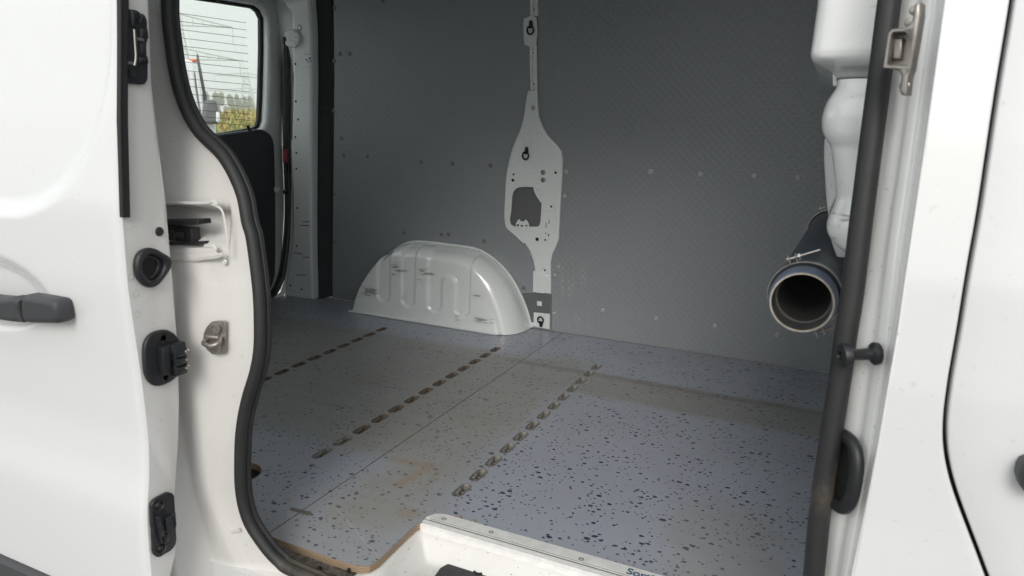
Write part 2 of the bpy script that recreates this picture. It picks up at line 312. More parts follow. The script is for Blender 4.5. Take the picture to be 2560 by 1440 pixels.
# ------------------------------------------------------------------ building helpers
def tag(o, label=None, cat=None, group=None, kind=None):
    if label: o['label'] = label
    if cat: o['category'] = cat
    if group: o['group'] = group
    if kind: o['kind'] = kind
    return o
def empty(name, loc): o = bpy.data.objects.new(name, None); o.location = loc; o.empty_display_size = .05; COL.objects.link(o); return o
def wloc(o):
    v = Vector(o.location)
    return v + wloc(o.parent) if o.parent else v
def link(name, me, parent=None, loc=None):
    o = bpy.data.objects.new(name, me); COL.objects.link(o)
    if parent is not None: o.parent = parent
    if loc is not None: o.location = Vector(loc) - (wloc(parent) if parent else Vector((0, 0, 0)))
    return o
class MB:
    def __init__(s): s.v = []; s.f = []
    def add(s, v, f):
        n = len(s.v); s.v += [tuple(float(c) for c in q) for q in v]; s.f += [tuple(i + n for i in g) for g in f]; return s
    def box(s, o, u, v, n, bev=0):                    # o = centre, u v n = half axes (vectors)
        o, u, v, n = [np.array(q, float) for q in (o, u, v, n)]
        if bev <= 0:
            P = [o + a * u + b * v + c * n for c in (-1, 1) for b in (-1, 1) for a in (-1, 1)]
            return s.add(P, [(0, 2, 3, 1), (4, 5, 7, 6), (0, 1, 5, 4), (2, 6, 7, 3), (0, 4, 6, 2), (1, 3, 7, 5)])
        L = [np.linalg.norm(q) for q in (u, v, n)]; k = [max(0, 1 - bev / l) for l in L]
        rings = []                                     # chamfered slab, 5 rings of 8
        def ring(a, b, c): return [o + x * u + y * v + c * n for x, y in ((-a, -k[1] * b), (-k[0] * a, -b), (k[0] * a, -b), (a, -k[1] * b), (a, k[1] * b), (k[0] * a, b), (-k[0] * a, b), (-a, k[1] * b))]
        rings = [ring(k[0], k[1], -1), ring(1, 1, -k[2]), ring(1, 1, k[2]), ring(k[0], k[1], 1)]
        P = [p for r in rings for p in r]; F = [tuple(range(7, -1, -1)), tuple(range(24, 32))]
        for i in range(3):
            for j in range(8): F.append((i * 8 + j, i * 8 + (j + 1) % 8, i * 8 + 8 + (j + 1) % 8, i * 8 + 8 + j))
        return s.add(P, F)
    def tube(s, P, r, n=10, closed=False, cap=True, sq=1.0, up=None):
        P = [np.array(p, float) for p in P]; m = len(P); R = r if hasattr(r, '__len__') else [r] * m
        T = []
        for i in range(m):
            a = P[(i - 1) % m] if (closed or i > 0) else P[i]; b = P[(i + 1) % m] if (closed or i < m - 1) else P[i]
            d = b - a; T.append(d / (np.linalg.norm(d) + 1e-12))
        ref = np.array(up, float) if up is not None else (np.array([0, 0, 1.]) if abs(T[0][2]) < .8 else np.array([0, 1., 0]))
        V = []
        for i in range(m):
            a = ref - T[i] * (ref @ T[i]); a /= np.linalg.norm(a) + 1e-12
            if up is None: ref = a
            b = np.cross(T[i], a)
            V += [P[i] + R[i] * (a * math.cos(2 * PI * j / n) * sq + b * math.sin(2 * PI * j / n)) for j in range(n)]
        F = []
        for i in range(m if closed else m - 1):
            for j in range(n): F.append((i * n + j, i * n + (j + 1) % n, ((i + 1) % m) * n + (j + 1) % n, ((i + 1) % m) * n + j))
        if cap and not closed: F += [tuple(range(n - 1, -1, -1)), tuple((m - 1) * n + j for j in range(n))]
        return s.add(V, F)
    def lathe(s, o, ax, prof, n=20, cap=False):               # prof = [(h, r)...] along ax
        o = np.array(o, float); ax = np.array(ax, float); ax /= np.linalg.norm(ax)
        a = np.cross(ax, [0, 0, 1.]) if abs(ax[2]) < .9 else np.cross(ax, [0, 1., 0]); a /= np.linalg.norm(a); b = np.cross(ax, a)
        V = [o + ax * h + r * (a * math.cos(2 * PI * j / n) + b * math.sin(2 * PI * j / n)) for h, r in prof for j in range(n)]
        F = [(i * n + j, i * n + (j + 1) % n, (i + 1) * n + (j + 1) % n, (i + 1) * n + j) for i in range(len(prof) - 1) for j in range(n)]
        if cap: F += [tuple(range(n - 1, -1, -1)), tuple((len(prof) - 1) * n + j for j in range(n))]
        return s.add(V, F)
    def grid(s, G, flip=False):                        # G[i][j] 3D points
        G = np.array(G, float); a, b = G.shape[:2]
        F = [(i * b + j, i * b + j + 1, (i + 1) * b + j + 1, (i + 1) * b + j) for i in range(a - 1) for j in range(b - 1)]
        if flip: F = [g[::-1] for g in F]
        return s.add(G.reshape(-1, 3), F)
    def build(s, name, m, parent=None, smooth=True, ang=40, origin=None):
        me = bpy.data.meshes.new(name); loc = None
        if origin is None and parent is not None: origin = wloc(parent)
        if origin is None:
            V = np.array(s.v); origin = Vector(((V[:, 0].min() + V[:, 0].max()) / 2, (V[:, 1].min() + V[:, 1].max()) / 2, V[:, 2].min())) if parent is None else (0, 0, 0)
            origin = Vector((0, 0, 0))
        og = np.array(origin, float)
        me.from_pydata([tuple(np.array(v) - og) for v in s.v], [], s.f); me.validate(); me.update()
        if smooth: me.shade_smooth() if False else None
        if m: me.materials.append(m)
        o = link(name, me, parent, og)
        if smooth:
            me.polygons.foreach_set('use_smooth', [True] * len(me.polygons))
            try: me.set_sharp_from_angle(angle=math.radians(ang))
            except Exception: pass
        return o
# NB meshes whose material reads Object coordinates keep world coordinates: their thing stands at the world origin
def cr(P, n=6, closed=False):                            # Catmull-Rom through the points
    P = [np.array(p, float) for p in P]; m = len(P); out = []
    for i in range(m if closed else m - 1):
        p0 = P[(i - 1) % m] if (closed or i > 0) else 2 * P[0] - P[1]
        p1 = P[i]; p2 = P[(i + 1) % m]; p3 = P[(i + 2) % m] if (closed or i < m - 2) else 2 * P[-1] - P[-2]
        for k in range(n):
            t = k / n; out.append(.5 * (2 * p1 + (p2 - p0) * t + (2 * p0 - 5 * p1 + 4 * p2 - p3) * t * t + (3 * p1 - p0 - 3 * p2 + p3) * t ** 3))
    if not closed: out.append(P[-1])
    return out
def rrect(w, h, r, n=5, c=(0, 0)):
    o = []
    for cx, cy, a in ((w - r, h - r, 0), (r - w, h - r, 90), (r - w, r - h, 180), (w - r, r - h, 270)):
        for k in range(n + 1):
            t = math.radians(a + 90 * k / n); o.append((c[0] + cx + r * math.cos(t), c[1] + cy + r * math.sin(t)))
    return o
def circ(x, y, r, n=16): return [(x + r * math.cos(2 * PI * k / n), y + r * math.sin(2 * PI * k / n)) for k in range(n)]
def stadium(x, y, hl, hw, n=8):                          # long axis = second coordinate
    o = []
    for cy, a in ((y + hl - hw, 0), (y - hl + hw, 180)):
        for k in range(n + 1):
            t = math.radians(a + 180 * k / n); o.append((x + hw * math.cos(t), cy + hw * math.sin(t)))
    return o
def curve_mesh(loops, thick, bevel, res=2):
    cu = bpy.data.curves.new('c', 'CURVE'); cu.dimensions = '2D'; cu.fill_mode = 'BOTH'
    for L in loops:
        s = cu.splines.new('POLY'); s.points.add(len(L) - 1); s.use_cyclic_u = True
        for i, p in enumerate(L): s.points[i].co = (p[0], p[1], 0, 1)
    cu.extrude = max(thick / 2 - bevel, 0); cu.bevel_depth = bevel; cu.bevel_resolution = res; cu.offset = -bevel
    ob = bpy.data.objects.new('c', cu); COL.objects.link(ob)
    dg = bpy.context.evaluated_depsgraph_get(); me = bpy.data.meshes.new_from_object(ob.evaluated_get(dg))
    bpy.data.objects.remove(ob); bpy.data.curves.remove(cu); me.materials.clear()
    return me
def plate(name, pl, loops, thick, m, parent=None, bevel=.001, lift=0.0, res=2, ang=35, loc=None):
    """solid sheet lying on plane pl: its underside at height lift, outline(s) in the plane's own coordinates"""
    me = curve_mesh(loops, thick, bevel, res)
    n = len(me.vertices); co = np.zeros(n * 3); me.vertices.foreach_get('co', co); co = co.reshape(-1, 3)
    og = np.array(wloc(parent) if parent is not None else (0, 0, 0), float)
    W_ = pl.o + co[:, :1] * pl.u + co[:, 1:2] * pl.v + (co[:, 2:] + thick / 2 + lift) * pl.n - og
    me.vertices.foreach_set('co', W_.ravel()); me.name = name; me.update()
    me.polygons.foreach_set('use_smooth', [True] * len(me.polygons))
    try: me.set_sharp_from_angle(angle=math.radians(ang))
    except Exception: pass
    me.materials.append(m)
    return link(name, me, parent, og)
def tr(pl, pts, sc=None, smooth=0):                       # traced outline -> coordinates on the plane
    if sc: x0, y0, k = sc; pts = [(x0 + x / k, y0 + y / k) for x, y in pts]
    q = [pl.uv(p) for p in pts]
    return [tuple(a) for a in cr([np.array(a) for a in q], smooth, True)] if smooth else q
def Z(sc, *pts): x0, y0, k = sc; return [(x0 + x / k, y0 + y / k) for x, y in pts]
def sstep(a, b, x): t = np.clip((x - a) / (b - a), 0, 1); return t * t * (3 - 2 * t)

VAN = tag(empty('van', (0, 0, 0)), 'white panel van seen through its open side door into the empty load space', 'van')

# ================================================================== setting outside
g = MB(); g.box((0, 0, -.05), (900, 0, 0), (0, 900, 0), (0, 0, .05))
GRND = mat('pale_gravel', (.20, .198, .19), .9, noise=.3, nscale=1.3)
tag(g.build('ground', GRND, smooth=False), kind='structure')

# ================================================================== floor boards
seamX = -.9575
def stad_holes(xs, ys): return [stadium(x, y, .0322, .0136) for x, y in zip(xs, ys)]
rowA = [(-.699, 1.283 + .0817 * i) for i in range(13)]
rowB = [(-1.099, 1.283 + .0820 * i) for i in range(13)]
rowC = [(-1.600 - .0018 * i, 1.278 + .0834 * i) for i in range(13)]
trimY0, trimY1 = 1.125, 1.176
front = [(seamX + .0007, .944), (-.882, .9425), (-.80, .9405), (-.752, .9415), (-.728, .945), (-.714, .955), (-.709, .975), (-.711, 1.03), (-.7135, 1.10), (-.7125, 1.118), (-.706, 1.127),
         (-.690, 1.1275), (.11, 1.1275), (.11, 2.604), (seamX + .0007, 2.604)]
FZ = Plane((0, 0, FL - .015), (0, 0, 1))                 # u = x? checked below
def fl2(p): q = np.array([p[0], p[1], 0]) - np.array([FZ.o[0], FZ.o[1], 0]); return (q @ FZ.u, q @ FZ.v)
def board(name, outline, holes, label):
    t = empty(name, (0, 0, 0)); tag(t, label, 'floor board')
    o = plate('board_sheet', FZ, [[fl2(p) for p in L] for L in [outline] + holes], .015, FLOORM, t, bevel=.0005, res=0, ang=30)
    o.data.materials.append(PLY); o.data.materials.append(HOLE)
    for p in o.data.polygons:
        if abs(p.normal.z) < .8: p.material_index = 1
        elif p.normal.z < 0: p.material_index = 1
        if abs(p.normal.x) > .8 and abs(p.center.x - seamX) < .003: p.material_index = 2
    return t
BF = board('floor_board', front, stad_holes(*zip(*rowA)), 'blue grey chip coated floor board at the front, with the notch and metal edge strip at the door')
rearo = [(-2.42, .955), (-.978, .953), (seamX - .0007, .950), (seamX - .0007, 2.604), (-2.42, 2.604)]
rh = hitZ((634, 1186), FL)
BR = board('floor_board', rearo, stad_holes(*zip(*rowB)) + stad_holes(*zip(*rowC)) + [circ(rh[0] - .035, rh[1] - .01, .05, 28)],
           'grey worn floor board at the rear, in front of the wheel arch, with two rows of slots')
# slot insert: liner, keyhole plate, bottom
def slot_mesh(m):
    b = MB(); n = 8
    S = lambda hl, hw, z: [(x, y, z) for x, y in stadium(0, 0, hl, hw, n)]
    def ringwall(A, B):
        k = len(A); b.add(A + B, [(i, (i + 1) % k, k + (i + 1) % k, k + i) for i in range(k)])
    ringwall(S(.0345, .0145, .0004), S(.0328, .0128, .0006)); ringwall(S(.0328, .0128, .0006), S(.0322, .0122, -.004))
    me1 = None
    # keyhole plate
    K = []
    for s in (1, -1):
        for k in range(13):
            t = math.radians(-60 + 300 * k / 12) if s == 1 else math.radians(120 + 300 * k / 12)
            K.append((.0112 * math.cos(t), s * .0182 + .0112 * math.sin(t)))
    me = curve_mesh([stadium(0, 0, .0322, .0122, n), K], .006, .0006, 0)
    b.add([(v.co.x, v.co.y, v.co.z - .006) for v in me.vertices], [tuple(p.vertices) for p in me.polygons])
    nb0 = len(b.f); b.add([(-.02, -.036, -.022), (.02, -.036, -.022), (.02, .036, -.022), (-.02, .036, -.022)], [(0, 1, 2, 3)])  # bottom face gets the near-black material in place of shade down the hole
    b.lathe((0, .0182, -.022), (0, 0, 1), [(0, .0120), (.014, .0120)], 14); b.lathe((0, -.0182, -.022), (0, 0, 1), [(0, .0120), (.014, .0120)], 14)
    o = bpy.data.meshes.new('floor_slot'); o.from_pydata([(v[0] * .934, v[1] * .934, v[2]) for v in b.v], [], b.f); o.materials.append(m); o.materials.append(HOLE); o.polygons[nb0].material_index = 1; o.update(); return o
smA, smB = slot_mesh(SLOTM), slot_mesh(SLOTD)
for (x, y) in rowA: link('floor_slot', smA, BF, (x, y, FL))
for (x, y) in rowB: link('floor_slot', smB if y > 1.40 else smA, BR, (x, y, FL))
for (x, y) in rowC: link('floor_slot', smB, BR, (x, y, FL))
# countersunk screw holes in raw wood
b = MB(); b.lathe((0, 0, 0), (0, 0, 1), [(.0004, .0068), (.0006, .0056), (-.0002, .0044), (.0002, .0024), (.0008, .0020), (.0009, .0001)], 14)
hm = bpy.data.meshes.new('screw_hole'); hm.from_pydata(b.v, [], b.f); hm.materials.append(WOOD); hm.update()
for p in ((720, 1250), (866, 1135), (683, 1087)): link('screw_hole', hm, BR, hitZ(p, FL))
for p in ((1146, 1292), (1185, 1302), (1441, 1009), (1472, 1014), (2003, 950), (1990, 997), (1964, 1115), (2003, 1122)): link('screw_hole', hm, BF, hitZ(p, FL))
# aluminium edge strip: flat top with knurled back, two grooves, ribbed nose
tz = FL + .0012
prof = [(1.176, tz - .0010), (1.1755, tz), (1.1470, tz), (1.1467, tz - .0009), (1.1452, tz - .0009), (1.1449, tz), (1.1415, tz), (1.1412, tz - .0012), (1.1380, tz - .0012), (1.1377, tz - .0002),
        (1.131, tz - .0004), (1.125, tz - .0022), (1.1225, tz - .0045)] + [(1.1205 + (.0014 if k % 2 else 0), tz - .0055 - .0013 * k) for k in range(12)] + [(1.1225, tz - .021), (1.1225, tz - .004), (1.176, tz - .0012)]
xs = [-.7085, -.700, -.690, -.678, -.668, -.655, -.6] + list(np.linspace(-.5, .11, 7))
G = []
for x in xs:
    top = 1.176 if x > -.668 else 1.150 + .026 * math.sqrt(max(0, 1 - ((x + .668) / .0405) ** 2))
    G.append([(x, min(y, top), z) for y, z in prof])
es = MB().grid(G, True); strip = es.build('edge_strip', ALU, BF, ang=25)
for yy, ww in ((1.1459, .0008), (1.1396, .0015)):
    MB().box((-.293, yy, tz - .0006), (.405, 0, 0), (0, ww, 0), (0, 0, .0003)).build('groove', mat('groove_dark', (.13, .125, .12), .6) if yy > 1.14 else bpy.data.materials['groove_dark'], strip)  # darker grey strips laid in the two grooves for contrast
for p in ((1110, 1297), (1228, 1330), (1453, 1398)):
    q = hitZ(p, tz); MB().lathe(q, (0, 0, 1), [(.0001, .0055), (.0005, .0048), (-.0002, .0025), (.0002, .0001)], 12).build('screw', STEEL, strip)
def text_on(s, size, origin, u, v, n, m, parent, name='lettering', depth=.0004):
    cu = bpy.data.curves.new('t', 'FONT'); cu.body = s; cu.size = size; cu.extrude = depth; cu.offset = size * .02
    ob = bpy.data.objects.new('t', cu); COL.objects.link(ob); dg = bpy.context.evaluated_depsgraph_get()
    me = bpy.data.meshes.new_from_object(ob.evaluated_get(dg)); bpy.data.objects.remove(ob); bpy.data.curves.remove(cu)
    V = [np.array(origin) + np.array(u) * w.co.x + np.array(v) * w.co.y + np.array(n) * w.co.z for w in me.vertices]
    mb = MB().add(V, [tuple(p.vertices) for p in me.polygons]); return mb.build(name, m, parent, smooth=False)
q = hitZ((1557, 1447), tz)
text_on('Sortimo', .026, (q[0], 1.150, tz + .0006), (1, 0, 0), (0, 1, 0), (0, 0, 1), INK, strip)
# pan below the boards, coloured dark to stand in for the shade there
b = MB(); b.box((-1.15, 1.93, .505), (1.28, 0, 0), (0, .775, 0), (0, 0, .012)).box((-1.60, 1.05, .504), (.85, 0, 0), (0, .10, 0), (0, 0, .012)); b.build('floor_pan', UNDER, VAN, smooth=False)
# white cone of the seat belt / tank pipe coming up through the round hole
MB().lathe((rh[0] - .055, rh[1] - .015, .52), (.0, .0, 1), [(0, .040), (.03, .036), (.10, .030), (.22, .024), (.24, .0)], 20).build('pipe_cover', PAINTI, VAN)
MB().lathe((rh[0] - .035, rh[1] - .01, FL - .014), (0, 0, 1), [(0, .049), (.013, .0495), (.0150, .0495), (.0155, .0505)], 28).build('hole_rim', PLY, BR)
# loose key on the boards
kp = Plane((0, 0, FL), (0, 0, 1))
ka, kb = hitZ((728, 1274), FL), hitZ((776, 1287), FL)
d = (kb - ka) / np.linalg.norm(kb - ka); e = np.cross([0, 0, 1], d)
b = MB(); Lk = np.linalg.norm(kb - ka)
kme = curve_mesh([[(0, -.0035), (Lk * .75, -.0045), (Lk * .93, -.006), (Lk, -.003), (Lk, .003), (Lk * .93, .006), (Lk * .75, .004), (0, .0035), (-.003, 0)], circ(.006, 0, .0017, 8), circ(Lk * .95, 0, .002, 8)], .003, .0005, 1)
b.add([ka + d * v.co.x + e * v.co.y + np.array([0, 0, .0023 + v.co.z]) for v in kme.vertices], [tuple(p.vertices) for p in kme.polygons])
KEY = b.build('metal_strap', mat('dull_olive_metal', (.22, .21, .17), .5, metal=.6), None)
tag(KEY, 'small flat olive metal strap lying across the seam of the floor boards near the door', 'metal strap')

# ================================================================== far wall lining
rl = Plane(WALL.o, WALL.n)
def wallplate(name, x0, x1, z0, z1, parent, m=LINING, thick=.004, lift=0):
    P = [rl.uv_(x, z) for x, z in ((x0, z0), (x1, z0), (x1, z1), (x0, z1))]
    return plate(name, rl, [P], thick, m, parent, bevel=.0006, lift=lift - thick, res=1)
def _uvxz(s, x, z): q = np.array([x, Yw(z), z]) - s.o; return (q @ s.u, q @ s.v)
Plane.uv_ = _uvxz
xj = float(WALL.px((1378, 790))[0])                       # joint beside the pillar
WL = tag(empty('wall_lining', (0, 0, 0)), 'grey dimpled wall lining behind the wheel arch, left of the bare pillar', 'wall panel')
WR = tag(empty('wall_lining', (0, 0, 0)), 'grey dimpled wall lining right of the bare pillar, behind the dark pipe', 'wall panel')
jt = [(1378, 824), (1378, 735), (1368, 560), (1350, 330), (1344, 226), (1345, -70)]
le = [(830, -70), (834, 0), (836, 200), (834, 400), (830, 741)]
Pj = [rl.uv(p) for p in jt]; Pl = [rl.uv(p) for p in le]; zt = rl.uv_(-1.0, 2.0)[1]; zf = rl.uv_(-1.0, FL)[1]
Pj[0] = (Pj[0][0], zf); Pj.append((Pj[-1][0], zt)); Pl[-1] = (Pl[-1][0], zf); Pl.insert(0, (Pl[0][0], zt))
plate('lining_sheet', rl, [[(a - .0015, c) for a, c in Pj] + Pl], .004, LINING, WL, bevel=.0006, lift=-.004, res=1)
xr_ = rl.uv_(.125, FL)[0]
plate('lining_sheet', rl, [[(a + .0015, c) for a, c in Pj][::-1] + [(xr_, zf), (xr_, zt)]], .004, LINING, WR, bevel=.0006, lift=-.0028, res=1)
b = MB(); b.lathe((0, 0, 0), WALL.n, [(0, .0095), (.0016, .0088), (.0026, .0062), (.0030, .0040), (.0022, .0032), (.0020, .0002)], 14)
def rivmesh(nm, m):
    me = bpy.data.meshes.new(nm); me.from_pydata(b.v, [], b.f); me.materials.append(m); me.polygons.foreach_set('use_smooth', [True] * len(me.polygons)); me.update(); return me
RIVG, RIVM = rivmesh('rivet', mat('rivet_grey', (.16, .17, .175), .45)), rivmesh('rivet', mat('rivet_alu', (.46, .46, .45), .35, metal=.5))
z2 = (780, 0, 2.25)
rl_l = Z(z2, (398, 2), (128, 45), (125, 343), (122, 623), (167, 777), (180, 873), (312, 880), (615, 912), (790, 920), (1003, 932), (519, 1311), (729, 1319), (768, 1319), (968, 1357), (127, 1093), (125, 1357), (158, 302), (212, 302)) + [(1309, 720), (1340, 700 - 0)]
rl_l = rl_l[:-1]
rl_r = [(1415, 430), (1411, 490), (1626, 429), (1751, 435), (1886, 440), (1386, 689), (1385, 784), (1507, 776), (1640, 796), (1787, 815), (1942, 837), (1995, 443), (1396, 668)]
for p in rl_l: link('rivet', RIVG, WL, WALL.px(p))
for p in rl_r: link('rivet', RIVM, WR, WALL.px(p, .0012))

# ================================================================== bare pillar with its brackets
z6, z7 = (1200, 0, 3.2727), (1200, 400, 3.1304)
PB = WALL
outl = Z(z6, (400, 742), (388, 800), (375, 900), (352, 1020), (310, 1130), (270, 1230), (240, 1350)) + Z(z7, (212, 140), (203, 300), (198, 440), (208, 515), (230, 545), (270, 580), (345, 650), (385, 710), (415, 790), (428, 862), (416, 872), (414, 1030), (553, 1052),
        (553, 950), (552, 800), (565, 740), (590, 690), (615, 620), (622, 480), (630, 300), (640, 150), (645, 0)) + Z(z6, (665, 1240), (630, 1190), (560, 1120), (510, 1040), (480, 960), (468, 850), (465, 738))
BH = PB.up(.016)                                          # its face stands 16 mm proud of the lining
hole = Z(z7, (228, 470), (240, 400), (246, 300), (257, 250), (285, 217), (330, 207), (425, 210), (463, 233), (482, 268), (487, 330), (476, 490), (464, 517), (440, 527), (300, 525), (262, 524), (236, 507))
L1 = [BH.uv(p) for p in outl]; L2 = [BH.uv(p) for p in hole]
dots = [((263, 112), 3.2), ((258, 158), 4.6), ((592, 99), 3.6), ((558, 364), 3.2), ((448, 620), 5.4), ((511, 625), 3.0), ((507, 862), 3.2)]
PIL = plate('inner_pillar', BH, [L1, L2], .016, PAINTI, VAN, bevel=.006, lift=-.016, res=4)
for (c, r) in dots:
    p = Z(z7, c)[0]
    MB().lathe(BH.px(p), WALL.n, [(.0012, .0001), (.0012, r * .001 * 1.35)], 14).build('hole', HOLE, PIL)
for c in ((494, 97), (494, 156)): MB().lathe(BH.px(Z(z7, c)[0]), WALL.n, [(0, .0105), (.003, .009), (.0036, .006), (.0016, .0055), (.0016, .0001)], 16).build('bolt', SCREW, PIL)
MB().lathe(BH.px(Z(z6, (434, 881))[0]), WALL.n, [(0, .0095), (.003, .008), (.0036, .0055), (.0016, .005), (.0016, .0001)], 16).build('bolt', SCREW, PIL)
for c, r in (((558, 364), .020), ((592, 99), .014), ((507, 862), .016)):     # dished bosses
    MB().lathe(BH.px(Z(z7, c)[0]), WALL.n, [(.0, r), (.0022, r * .86), (.0010, r * .72), (.0006, .004)], 24).build('boss', PAINTI, PIL)
# raised pressing lines
def bead(pts, sc, pl, r, parent, m, name='bead', sq=.5, sm=4):
    P = [pl.px(p) for p in (Z(sc, *pts) if sc else pts)]
    if sm and len(P) > 2: P = cr(P, sm)
    return MB().tube(P, r, 8, up=pl.n, sq=sq).build(name, m, parent)
bead([(425, 25), (428, 100), (418, 200)], z7, BH, .0035, PIL, PAINTI)
bead([(412, 640), (412, 605), (430, 592), (530, 600), (548, 612), (545, 660)], z7, BH, .0028, PIL, PAINTI)
bead([(357, 1140), (352, 1230)], z6, BH, .003, PIL, PAINTI); bead([(424, 1135), (426, 1200)], z6, BH, .003, PIL, PAINTI)
rimp = [BH.px(p) for p in outl[:14]]; MB().tube(cr(rimp, 3), .0042, 8, up=BH.n, sq=.55).build('folded_rim', PAINTI, PIL)
hr = [BH.px(p) for p in hole]; MB().tube(cr(hr, 2, True), .0026, 8, closed=True, up=BH.n, sq=.6).build('hole_rim', PAINTI, PIL)
tabl = Z(z7, (285, 548), (283, 495), (300, 466), (312, 462), (319, 478), (350, 479), (355, 465), (368, 470), (385, 500), (386, 548))
tb = [BH.uv(p) for p in tabl]
def small(sc, a, b_, pl): p = Z(sc, a, b_); A, B = pl.uv(p[0]), pl.uv(p[1]); return [A, (B[0], A[1]), B, (A[0], B[1])]
plate('bracket_tab', BH, [tb, small(z7, (290, 500), (306, 540), BH), small(z7, (358, 504), (372, 544), BH), [BH.uv(Z(z7, (330 + 13 * math.cos(t), 521 + 15 * math.sin(t)))[0]) for t in np.linspace(0, 2 * PI, 14)[:-1]]], .003, PAINTI, PIL, bevel=.0008, lift=.0006)
bk = Z(z7, (200 + 20, 190), (510, 190), (510, 545), (220, 545))
plate('backing_sheet', PB, [[PB.uv(p) for p in bk]], .002, LINEB, PIL, bevel=.0004, lift=.0006)
plate('inner_gusset', PB, [[PB.uv(p) for p in cr([np.array(q) for q in Z(z7, (425, 200), (432, 250), (460, 300), (490, 330), (500, 200))], 3, True)]], .004, PAINTI, PIL, bevel=.001, lift=.003)
lapl = Z(z7, (418, 868), (536, 908), (541, 930), (530, 985), (505, 1000), (500, 1020), (510, 1044), (416, 1032))
plate('lap_plate', BH, [[BH.uv(p) for p in lapl]], .0025, PAINTI, PIL, bevel=.001, lift=.0004)
MB().lathe(BH.px(Z(z7, (461, 918))[0]), WALL.n, [(.003, .0075), (.0045, .006), (.0033, .004), (.0033, .0001)], 14).build('bolt', PAINTI, PIL)
for a, c in (((515, 490), (520, 532)), ((538, 465), (543, 500)), ((512, 568), (519, 580)), ((533, 578), (541, 598))):   # chips of bare black
    plate('paint_chip', BH, [small(z7, a, c, BH)], .0004, HOLE, PIL, bevel=.0001, lift=.0004, res=0)
# lower patch between the pillar and the floor
plate('lining_offcut', PB, [[PB.uv(p) for p in Z(z7, (413, 1042), (551, 1058), (549, 1196), (424, 1190), (424, 1270), (330, 1272), (330, 1042))]], .004, LINEB, WL, bevel=.0006, lift=.0004)
plate('square_clip', PB, [small(z7, (450, 1100), (488, 1140), PB)], .004, PAINTI, WL, bevel=.001, lift=.003)
FOOT = plate('pillar_foot', PB, [[PB.uv(p) for p in Z(z7, (425, 1188), (550, 1202), (548, 1320), (424, 1300))]], .006, PAINTI, VAN, bevel=.001, lift=.001)
bead([(395, 1285), (440, 1292)], z7, PB.up(.004), .010, FOOT, PAINTI, 'weld', sm=0)
# cup plate higher up with a ring, slim aluminium rails
CUP = plate('ring_cup', PB, [[PB.uv(p) for p in cr([np.array(q) for q in Z(z6, (378, 145), (362, 160), (360, 250), (366, 350), (380, 372), (464, 372), (466, 142))], 2, True)]], .006, PAINTI, VAN, bevel=.002, lift=.001)
plate('painted_shadow_gap', PB, [[PB.uv(p) for p in Z(z6, (357, 148), (375, 138), (400, 138), (400, 376), (375, 376), (360, 360))]], .001, HOLE, CUP, bevel=.0002, lift=.0006, res=0)  # thin black sheet painted in as the shadow at the cup's edge
plate('painted_shadow_gap', PB, [[PB.uv(p) for p in Z(z6, (398, 740), (388, 744), (380, 800), (368, 900), (345, 1020), (303, 1130), (262, 1230), (232, 1350), (240, 1352), (352, 1020))]], .0012, HOLE, PIL, bevel=.0002, lift=.0006, res=0)  # black sheet again, drawn as shadow along the pillar's left edge
def rail(y0, y1, xl, xr, label=None):
    t = MB(); pts = Z(z6, (xl, y0), (xr, y0), (xr + (2 if y1 > 200 else 3), y1), (xl + 1, y1))
    P = [PB.uv(p) for p in pts]; u0, u1 = P[0][0], P[1][0]; v0, v1 = P[0][1], P[2][1]; w = u1 - u0
    for a, c, h in ((0, .34, .009), (.34, .62, .003), (.62, 1, .009)):
        o = PB.at(u0 + w * (a + c) / 2, (v0 + v1) / 2, h / 2); t.box(o, PB.u * w * (c - a) / 2, PB.v * (v0 - v1) / 2, PB.n * h / 2, .0008)
    r = t.build('aluminium_rail', ALU, VAN, ang=30); return r, (u0 + u1) / 2
R1, uc = rail(368, 736, 413, 469); R2, _ = rail(-60, 130, 416, 478)
for R_, ys in ((R1, (432, 686)), (R2, (78,))):
    for y in ys: MB().lathe(PB.px(Z(z6, (443 if R_ is R1 else 449, y))[0], .003), WALL.n, [(.0, .004), (.002, .0035), (.002, .0001)], 10).build('screw', STEEL, R_)
def lash(p, size, pl, h, parent, down=True, rot=0.0):
    """strap tab with a D shaped ring; p = pixel of the tab's bolt"""
    o = pl.px(p, h); s = 1 if down else -1
    u = pl.u * math.cos(rot) + pl.v * math.sin(rot); v = (-pl.u * math.sin(rot) + pl.v * math.cos(rot)) * -s
    k = size
    me = curve_mesh([[(k * a, k * b_) for a, b_ in cr([np.array(q) for q in ((-.26, .55), (-.27, .0), (-.2, -.3), (0, -.38), (.2, -.3), (.27, 0), (.26, .55))], 3, True)]], .006, .0015, 2)
    t = MB().add([o + u * q.co.x + v * q.co.y + pl.n * (q.co.z + .003) for q in me.vertices], [tuple(f.vertices) for f in me.polygons])
    t.lathe(o + pl.n * .006, pl.n, [(0, .0065), (.003, .006), (.004, .004), (.004, .0001)], 12)
    t.tube([o + u * k * -.30 + v * k * .52 + pl.n * .008, o + u * k * .30 + v * k * .52 + pl.n * .008], .0045, 8)
    D = [(-.44, .55)] + [(.44 * math.cos(a), .95 + .52 * math.sin(a)) for a in np.linspace(PI, 0, 12)] + [(.44, .55)]
    D = [(x, y) for x, y in [(-.44, .55), (-.46, .85)] + [(-.46 * math.cos(a), .95 + .5 * math.sin(a)) for a in np.linspace(0.1, PI - .1, 11)] + [(.46, .85), (.44, .55)]]
    t.tube([o + u * k * x + v * k * y + pl.n * .009 for x, y in D], .0036, 8, closed=True)
    return t.build('lashing_ring', BLACKG, parent)
lash((1330, 58), .026, PB, .007, CUP)
lash((1317.5, 373), .026, BH, .0, PIL, rot=-.12)
lash((1355, 810), .026, PB, .007, FOOT, down=False)

